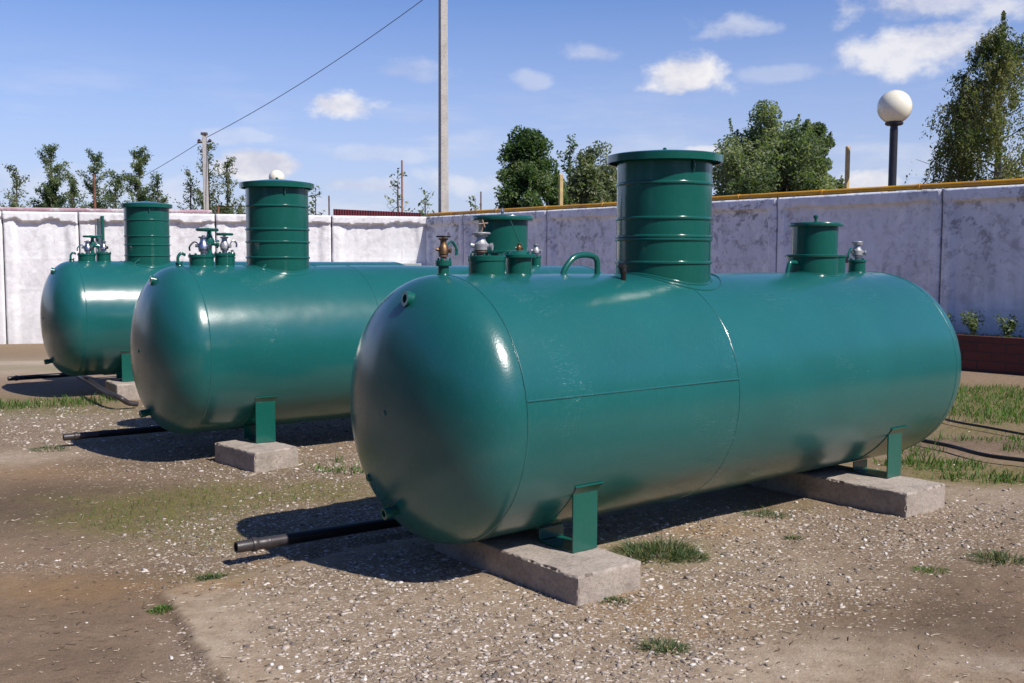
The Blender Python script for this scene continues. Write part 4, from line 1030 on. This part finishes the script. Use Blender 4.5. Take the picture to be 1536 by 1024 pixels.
# ------------------------------------------------------------------ trees
def limb_path(p0, p1, r, jit, n=6):
    pts = []
    for i in range(n + 1):
        s = i / n; p = p0 + (p1 - p0) * s + np.array([0, 0, math.sin(s * math.pi) * .0]); pts.append(p + (r.normal(0, jit, 3) * math.sin(s * math.pi)))
    return pts
def tree(name, label, px, py_top, depth, width, m_leaf, seed, kind='round', nleaf=9000, size=.11, zlow=1.0, bark=m_bark, lean=0, group='trees beyond the walls', gap=.0):
    r = np.random.default_rng(seed); t = at(px, py_top, depth); H = t[2] + .5
    root = empty(name, (t[0], t[1], -.5), 0, label, 'tree', group)
    tb = MB(); P = []
    trunkr = max(.05, H * .018)
    tf = .70 if kind == 'round' else .93; top = np.array([lean, 0, H * tf]); tb.tube([np.array([lean * s ** 1.5, 0, H * tf * s]) + r.normal(0, .03, 3) * (0 < s) for s in np.linspace(0, 1, 9)], list(np.linspace(trunkr, trunkr * .18, 9)), 10)
    if kind == 'round':
        nb = 170; ends = []
        cz = zlow + (H - zlow) * .46; hz = (H - zlow) * .55
        for i in range(nb):
            v = r.normal(0, 1, 3); v /= np.linalg.norm(v); v[2] = v[2] * .95
            lobe = .90 + .34 * (mn.noise(Vector(v * 1.3) + Vector((seed * 3.1, 0, 0))) + .15)
            rad = (.45 + .50 * r.random() ** .7) * min(1.05, lobe); w_ = width / 2 * (1.0 - .12 * max(0, v[2]))
            e = np.array([v[0] * w_ * rad, v[1] * w_ * rad, cz + v[2] * hz * rad]); e[2] = min(e[2], H)
            s0 = np.array([0, 0, max(.5, min(H * .8, e[2] * (.35 + .3 * r.random())))]); 
            pth = limb_path(s0, e, r, width * .03); tb.tube(pth, list(np.linspace(trunkr * .35, trunkr * .06, len(pth))), 5)
            ends.append(e)
            m_ = nleaf // nb; cl = width * (.09 + .06 * r.random())
            q = r.normal(0, 1, (m_, 3)); q /= np.linalg.norm(q, axis=1)[:, None]; q *= cl * r.random((m_, 1)) ** .45 * np.array([1, 1, .8])
            P.append(e + q)
            # upright spur shoots make the ragged outline
            if .1 < v[2] < .8 and r.random() < .75:
                ln = min(.55, width * (.03 + .07 * r.random())); k = 80; s = r.random(k)[:, None]
                P.append(e + np.array([v[0] * .3, v[1] * .3, 1.]) * s * (ln + cl) + r.normal(0, .06, (k, 3)) * (1.1 - s))
    elif kind == 'spire':
        # several upright leaders, leaves hugging ascending twigs
        nl = 6 + int(width * 2.4); 
        for i in range(nl):
            a = r.random() * 6.28; rr = width * .42 * r.random() ** .7 * (i > 0); hh = H * (1 if i == 0 else (.34 + .46 * r.random()) * (1 - .35 * rr / width))
            tip = np.array([rr * math.cos(a) + lean * (i == 0), rr * math.sin(a) * .6, hh]); foot = np.array([rr * .2 * math.cos(a), rr * .2 * math.sin(a), H * .12])
            pth = limb_path(foot, tip, r, .025, 8); tb.tube(pth, list(np.linspace(trunkr * .6, .008, len(pth))), 6)
            nt_ = 30
            for j in range(nt_):
                s = .22 + .78 * (j + r.random()) / nt_; b0 = foot + (tip - foot) * s; b_ = r.random() * 6.28; ln = (H * .21) * (1.12 - s) * (.6 + .8 * r.random()) + .16
                e = b0 + np.array([math.cos(b_) * ln * .85, math.sin(b_) * ln * .85, ln * (.45 + .5 * r.random())])
                tb.tube([b0, (b0 + e) / 2 + np.array([0, 0, -.03]), e], [.014, .01, .004], 4)
                k = max(6, int(nleaf / nl / nt_)); q = r.random((k, 1)); P.append(b0 + (e - b0) * q + r.normal(0, .075, (k, 3)))
    elif kind == 'weep':
        nb = 110
        for i in range(nb):
            s = .10 + .88 * (i + r.random()) / nb; b0 = np.array([lean * s ** 1.5, 0, H * .95 * s]); a = r.random() * 6.28
            env = width / 2 * (math.sin(min(1, (1.06 - s) * 1.25) * math.pi / 2)) * (.75 + .4 * r.random()); ln = env
            d_ = np.array([math.cos(a), math.sin(a), 0]); e = b0 + d_ * ln + np.array([0, 0, ln * .45])
            pth = limb_path(b0, e, r, .03, 5); tb.tube(pth, list(np.linspace(.022 * (1.1 - s) + .008, .004, len(pth))), 5)
            # drooping strands
            ns = 12 + int(9 * ln)
            for k in range(ns):
                q = .25 + .75 * r.random(); p = b0 + (e - b0) * q + r.normal(0, .10, 3); dl = (.25 + .75 * r.random()) * (.5 + .5 * ln) * .75
                kk = max(5, int(nleaf / nb / ns)); tt = r.random((kk, 1)); sw = r.normal(0, .12, 3); sw[2] = 0
                P.append(p + np.array([0, 0, -dl]) * tt + sw * tt + d_ * .15 * np.sin(tt * 2) + r.normal(0, .035, (kk, 3)))
        for k in range(10):
            P.append(np.array([lean, 0, H * (.93 + .007 * k)]) + r.normal(0, .05 * (1.2 - k * .1), (26, 3)))
    tb.build('trunk', bark, root)
    P = np.concatenate(P)
    if gap:                                        # open the crown where a low-frequency noise is high
        nzv = fbm(P[:, 0] * 1.0 + seed, P[:, 2] + P[:, 1] * .5, .9, 3); P = P[nzv < 1 - gap]
    P = P[P[:, 2] > .3]
    V, Fs, tn = leaves(P, size, r, .3, .8 if kind == 'weep' else 0)
    # clump-wise tone: light and dark masses
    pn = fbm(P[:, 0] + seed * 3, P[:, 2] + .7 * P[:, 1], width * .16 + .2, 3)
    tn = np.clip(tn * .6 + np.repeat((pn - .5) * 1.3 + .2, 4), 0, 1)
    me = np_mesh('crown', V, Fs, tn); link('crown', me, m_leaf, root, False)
    return root
def W(px, depth): return px / F * depth
tree('deciduous_tree', 'dense dark green tree left of the tall manway of the front tank', 800, 190, 38, W(140, 38), m_leafA, 11, 'round', 75000, .07, .6)
tree('deciduous_tree', 'looser grey green tree just left of the tall manway, right of the dense dark tree', 892, 207, 40, W(150, 40), m_leafD, 12, 'round', 40000, .08, .6, gap=.15)
tree('deciduous_tree', 'narrow dark tree squeezed between the dense tree and the looser tree', 855, 216, 43, W(50, 43), m_leafA, 13, 'spire', 12000, .08)
tree('deciduous_tree', 'large bushy olive green tree right of the tall manway', 1152, 150, 31, W(225, 31), m_leafB, 14, 'round', 100000, .062, .6)
tree('deciduous_tree', 'lower right shoulder tree next to the large bushy tree, beside the cream post', 1222, 176, 32.5, W(100, 32), m_leafB, 15, 'round', 36000, .068, .6, gap=.1)
tree('birch_tree', 'tall drooping birch at the right edge of the picture', 1506, 15, 25, W(230, 25), m_leafC, 16, 'weep', 60000, .040, bark=m_barkb, lean=0)
tree('birch_tree', 'slender drooping birch side stem left of the tall birch', 1446, 112, 25.6, W(95, 25), m_leafC, 17, 'weep', 19000, .040, bark=m_barkb)
for px, py, wd, sd, lab, ml, kd, nlf in (
    (24, 256, 48, 21, 'small thin tree at the left edge behind the left wall', m_leafD, 'spire', 1500),
    (76, 224, 92, 22, 'spiky young poplar, tallest near the left edge of the picture', m_leafB, 'spire', 5200),
    (141, 234, 58, 23, 'young poplar directly behind the rusty red pole', m_leafB, 'spire', 3600),
    (108, 268, 60, 24, 'low bushy poplar filling the gap right of the spiky one', m_leafB, 'spire', 2400),
    (172, 262, 50, 25, 'low shrubby poplar between the rusty pole and the right spiky pair', m_leafB, 'spire', 2400),
    (208, 230, 66, 26, 'spiky young poplar behind the manway of the farthest tank', m_leafB, 'spire', 5200),
    (236, 268, 36, 27, 'short poplar shoot right of the poplar behind the farthest manway', m_leafB, 'spire', 1500)):
    tree('poplar_tree', lab, px, py, 41 + (sd % 3), W(wd * 1.1, 41), ml, sd, kd, int(nlf * 15), .052)
tree('willow_tree', 'loose grey green willow behind the shorter concrete pole', 312, 217, 46, W(58, 46), m_leafD, 31, 'spire', 20000, .065)
tree('willow_tree', 'right hand half of the grey willow clump behind the concrete pole', 341, 240, 47, W(60, 46), m_leafD, 32, 'spire', 18000, .065)
tree('willow_tree', 'left hand low shoot of the grey willow clump', 285, 262, 47, W(42, 46), m_leafD, 33, 'spire', 9000, .065)
tree('poplar_tree', 'small distant tree just right of the middle manway lid', 473, 285, 60, W(30, 60), m_leafB, 34, 'spire', 1500, .14)
tree('poplar_tree', 'sparse young tree beside the thin reddish pole', 597, 262, 44, W(52, 44), m_leafB, 35, 'spire', 1500, .10)
tree('poplar_tree', 'tiny conical tree left of the tall concrete pole', 638, 290, 48, W(22, 48), m_leafB, 36, 'spire', 1000, .11)
tree('poplar_tree', 'tiny sapling beside the thin faded pole', 713, 298, 48, W(16, 48), m_leafB, 37, 'spire', 400, .10)
# far wooded ridge
def ridge():
    P = []; r = np.random.default_rng(77)
    for k in range(340):
        x = -170 + k * 1.3 + r.normal(0, .6); y = 190 + r.normal(0, 6); h = 4.5 + 5 * vnoise(np.array([x]), np.array([0.]), 9)[0] + 2 * r.random()
        q = r.normal(0, 1, (60, 3)) * np.array([1.3, 1., .3 * h]); q[:, 2] = np.clip(q[:, 2] + h * .5, 0, h); P.append(q + np.array([x, y, 0]))
    P = np.concatenate(P); V, Fs, t = leaves(P, .75, r, .3); tag(link('far_woodland', np_mesh('far_woodland', V, Fs, t), m_leafA, None, False), 'low far belt of dark woodland on the horizon', 'woodland', kind='stuff')
ridge()
def belt():
    """the belt of trees round the rest of the yard, seen only mirrored in the glossy tanks"""
    P = []; r = np.random.default_rng(78); n = 150
    for k in range(n):
        a = R_(150 + 230 * k / n); d = 27 + r.normal(0, 2.0) + 6 * max(0, math.cos(a)); x, y = d * math.cos(a), 4 + d * math.sin(a); h = 3.5 + 6.5 * vnoise(np.array([k * 1.]), np.array([2.]), 5)[0] + 1.5 * r.random()
        q = r.normal(0, 1, (240, 3)) * np.array([.9, .9, .3 * h]); q[:, 2] = np.clip(q[:, 2] + h * .5, 0, h); P.append(q + np.array([x, y, 0]))
    P = np.concatenate(P); V, Fs, t = leaves(P, .36, r, .3); tag(link('yard_woodland', np_mesh('yard_woodland', V, Fs, t), m_leafA, None, False), 'belt of trees round the open side of the yard', 'woodland', kind='stuff')
belt()

# ------------------------------------------------------------------ sky, clouds, sun
SUN_AZ = R_(-39.5); SUN_EL = R_(47)
sv = Vector((math.cos(SUN_AZ) * math.cos(SUN_EL), math.sin(SUN_AZ) * math.cos(SUN_EL), math.sin(SUN_EL)))
sl_ = bpy.data.lights.new('sun', 'SUN'); sl_.energy = 5.0; sl_.angle = R_(.55); sl_.color = (1., .94, .86)
so = bpy.data.objects.new('sun', sl_); C.objects.link(so); so.rotation_euler = sv.to_track_quat('Z', 'Y').to_euler(); so.location = (10, -10, 20)
wd = bpy.data.worlds.new('World'); sc.world = wd; wd.use_nodes = True; nt = wd.node_tree
bg = nt.nodes['Background']; sky = N(nt, 'ShaderNodeTexSky'); sky.sky_type = 'NISHITA'; sky.sun_disc = False
sky.sun_elevation = SUN_EL; sky.sun_rotation = math.pi / 2 - SUN_AZ; sky.air_density = 1.0; sky.dust_density = .7; sky.ozone_density = 1.6; sky.altitude = 100
tc = N(nt, 'ShaderNodeTexCoord').outputs['Generated']
sep = N(nt, 'ShaderNodeSeparateXYZ'); nt.links.new(tc, sep.inputs[0])
# project the view direction on a cloud deck
zz = math_(nt, 'ADD', math_(nt, 'MAXIMUM', sep.outputs[2], 0.0), .10)
dk_ = N(nt, 'ShaderNodeCombineXYZ'); nt.links.new(math_(nt, 'DIVIDE', sep.outputs[0], zz), dk_.inputs[0]); nt.links.new(math_(nt, 'DIVIDE', sep.outputs[1], zz), dk_.inputs[1])
st = N(nt, 'ShaderNodeMapping'); inp(st, 'Scale', (1, 1, 1.5)); nt.links.new(tc, st.inputs[0])
cn = noise(nt, 13, 9, .56, st.outputs[0], .15); cn2 = noise(nt, 30, 7, .62, st.outputs[0])
def cloud(px, py, wpx, hpx, soft=1.0, amp=1.0):
    d = ray(px, py); v = N(nt, 'ShaderNodeVectorMath'); v.operation = 'SUBTRACT'; nt.links.new(tc, v.inputs[0]); v.inputs[1].default_value = tuple(d)
    # right and up axes at that direction
    rt = np.array([d[1], -d[0], 0]); rt /= np.linalg.norm(rt); up = np.cross(rt, d)
    dx = N(nt, 'ShaderNodeVectorMath'); dx.operation = 'DOT_PRODUCT'; nt.links.new(v.outputs[0], dx.inputs[0]); dx.inputs[1].default_value = tuple(rt * F / wpx)
    dy = N(nt, 'ShaderNodeVectorMath'); dy.operation = 'DOT_PRODUCT'; nt.links.new(v.outputs[0], dy.inputs[0]); dy.inputs[1].default_value = tuple(up * F / hpx)
    r2 = math_(nt, 'ADD', math_(nt, 'POWER', math_(nt, 'ABSOLUTE', dx.outputs['Value']), 2.0), math_(nt, 'POWER', math_(nt, 'ABSOLUTE', dy.outputs['Value']), 2.0))
    front = math_(nt, 'SUBTRACT', 1.0, math_(nt, 'SQRT', r2))
    g = math_(nt, 'MULTIPLY', math_(nt, 'MAXIMUM', front, -1.0), 1.0 * soft)
    # noise-eroded edge
    e = math_(nt, 'ADD', g, math_(nt, 'MULTIPLY', math_(nt, 'SUBTRACT', cn, .5), 2.6))
    e = math_(nt, 'ADD', e, math_(nt, 'MULTIPLY', math_(nt, 'SUBTRACT', cn2, .5), 1.0))
    mr = N(nt, 'ShaderNodeMapRange'); mr.interpolation_type = 'SMOOTHSTEP'; inp(mr, 'From Min', .05); inp(mr, 'From Max', .75); inp(mr, 'To Max', amp); nt.links.new(e, mr.inputs[0])
    return mr.outputs[0], dy.outputs['Value']
tot = None; shade = None
for c_ in ((1026, 112, 74, 34, 1.15, .95), (1112, 40, 60, 22, .8, .45), (1385, 66, 115, 46, 1.2, .85), (1420, 5, 190, 40, 1, .7), (518, 158, 72, 26, 1.1, .9), (388, 250, 72, 30, 2.2, .95), (1298, 275, 60, 20, 1, .8), (890, 78, 60, 22, 1, .35),
           (592, 108, 80, 22, 1, .28), (1180, 108, 90, 16, 1, .25), (800, 122, 34, 16, 1, .3), (580, 232, 90, 14, 1, .3), (360, 206, 80, 14, 1, .3), (1060, 228, 40, 12, 1, .7), (520, 278, 150, 16, 1, .5), (690, 275, 90, 24, 1, .45), (120, 280, 260, 26, 1, .3)):
    m_, dy_ = cloud(*c_)
    tot = m_ if tot is None else math_(nt, 'MAXIMUM', tot, m_)
# thin streaks low over the horizon and cumulus elsewhere round the sky
st2 = N(nt, 'ShaderNodeMapping'); inp(st2, 'Scale', (1, 1, 6)); nt.links.new(tc, st2.inputs[0])
lowc = ramp(nt, noise(nt, 5, 8, .6, st2.outputs[0]), (.50, 0.), (.68, 1.))
low = N(nt, 'ShaderNodeMapRange'); inp(low, 'From Min', .20); inp(low, 'From Max', .02); nt.links.new(sep.outputs[2], low.inputs[0])
lo2 = math_(nt, 'MULTIPLY', math_(nt, 'MULTIPLY', lowc, low.outputs[0]), .55)
back = math_(nt, 'LESS_THAN', sep.outputs[1], .35)
bc = math_(nt, 'MULTIPLY', math_(nt, 'MULTIPLY', ramp(nt, noise(nt, 1.7, 7, .6, dk_.outputs[0]), (.60, 0.), (.72, 1.)), back), .25)
tot = math_(nt, 'MAXIMUM', math_(nt, 'MAXIMUM', tot, lo2), bc)
hs = mix(nt, 1.0, sky.outputs[0], (.86, 1.0, 1.42), 'MULTIPLY')
hz_ = N(nt, 'ShaderNodeMapRange'); inp(hz_, 'From Min', .25); inp(hz_, 'From Max', .0); inp(hz_, 'To Min', 0.); inp(hz_, 'To Max', .62); nt.links.new(sep.outputs[2], hz_.inputs[0])
hs = mix(nt, hz_.outputs[0], hs, (6.4, 6.6, 8.6))
# sky dimmed towards the zenith, dimmed and blued behind the view, to lower fill
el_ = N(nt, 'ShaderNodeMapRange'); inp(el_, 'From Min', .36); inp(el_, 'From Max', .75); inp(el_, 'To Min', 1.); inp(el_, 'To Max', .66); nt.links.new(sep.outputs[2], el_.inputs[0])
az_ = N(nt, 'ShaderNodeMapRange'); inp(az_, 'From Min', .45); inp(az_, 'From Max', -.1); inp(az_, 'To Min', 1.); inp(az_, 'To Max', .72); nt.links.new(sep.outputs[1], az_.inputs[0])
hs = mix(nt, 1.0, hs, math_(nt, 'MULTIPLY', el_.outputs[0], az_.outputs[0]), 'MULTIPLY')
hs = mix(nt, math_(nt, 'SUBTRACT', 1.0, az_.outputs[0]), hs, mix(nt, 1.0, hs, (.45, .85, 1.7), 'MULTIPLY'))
st3 = N(nt, 'ShaderNodeMapping'); inp(st3, 'Scale', (1, 1, 1.5)); inp(st3, 'Location', (.012, 0, .022)); nt.links.new(tc, st3.inputs[0])
cnb = noise(nt, 13, 9, .56, st3.outputs[0], .15)
lit_ = math_(nt, 'MULTIPLY_ADD', math_(nt, 'SUBTRACT', cn, cnb), 2.2, .55, clamp=True)
cc = ramp(nt, lit_, (.25, (6.3, 6.4, 7.6)), (.75, (9.3, 9.1, 9.2)))
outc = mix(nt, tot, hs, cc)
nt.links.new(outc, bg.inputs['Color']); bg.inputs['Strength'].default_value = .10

sc.view_settings.view_transform = 'Standard'; sc.view_settings.look = 'None'; sc.view_settings.exposure = 0; sc.view_settings.gamma = 1
sc.render.engine = 'CYCLES'
sc.cycles.max_bounces = 6; sc.cycles.diffuse_bounces = 2; sc.cycles.use_denoising = True; sc.cycles.transparent_max_bounces = 4
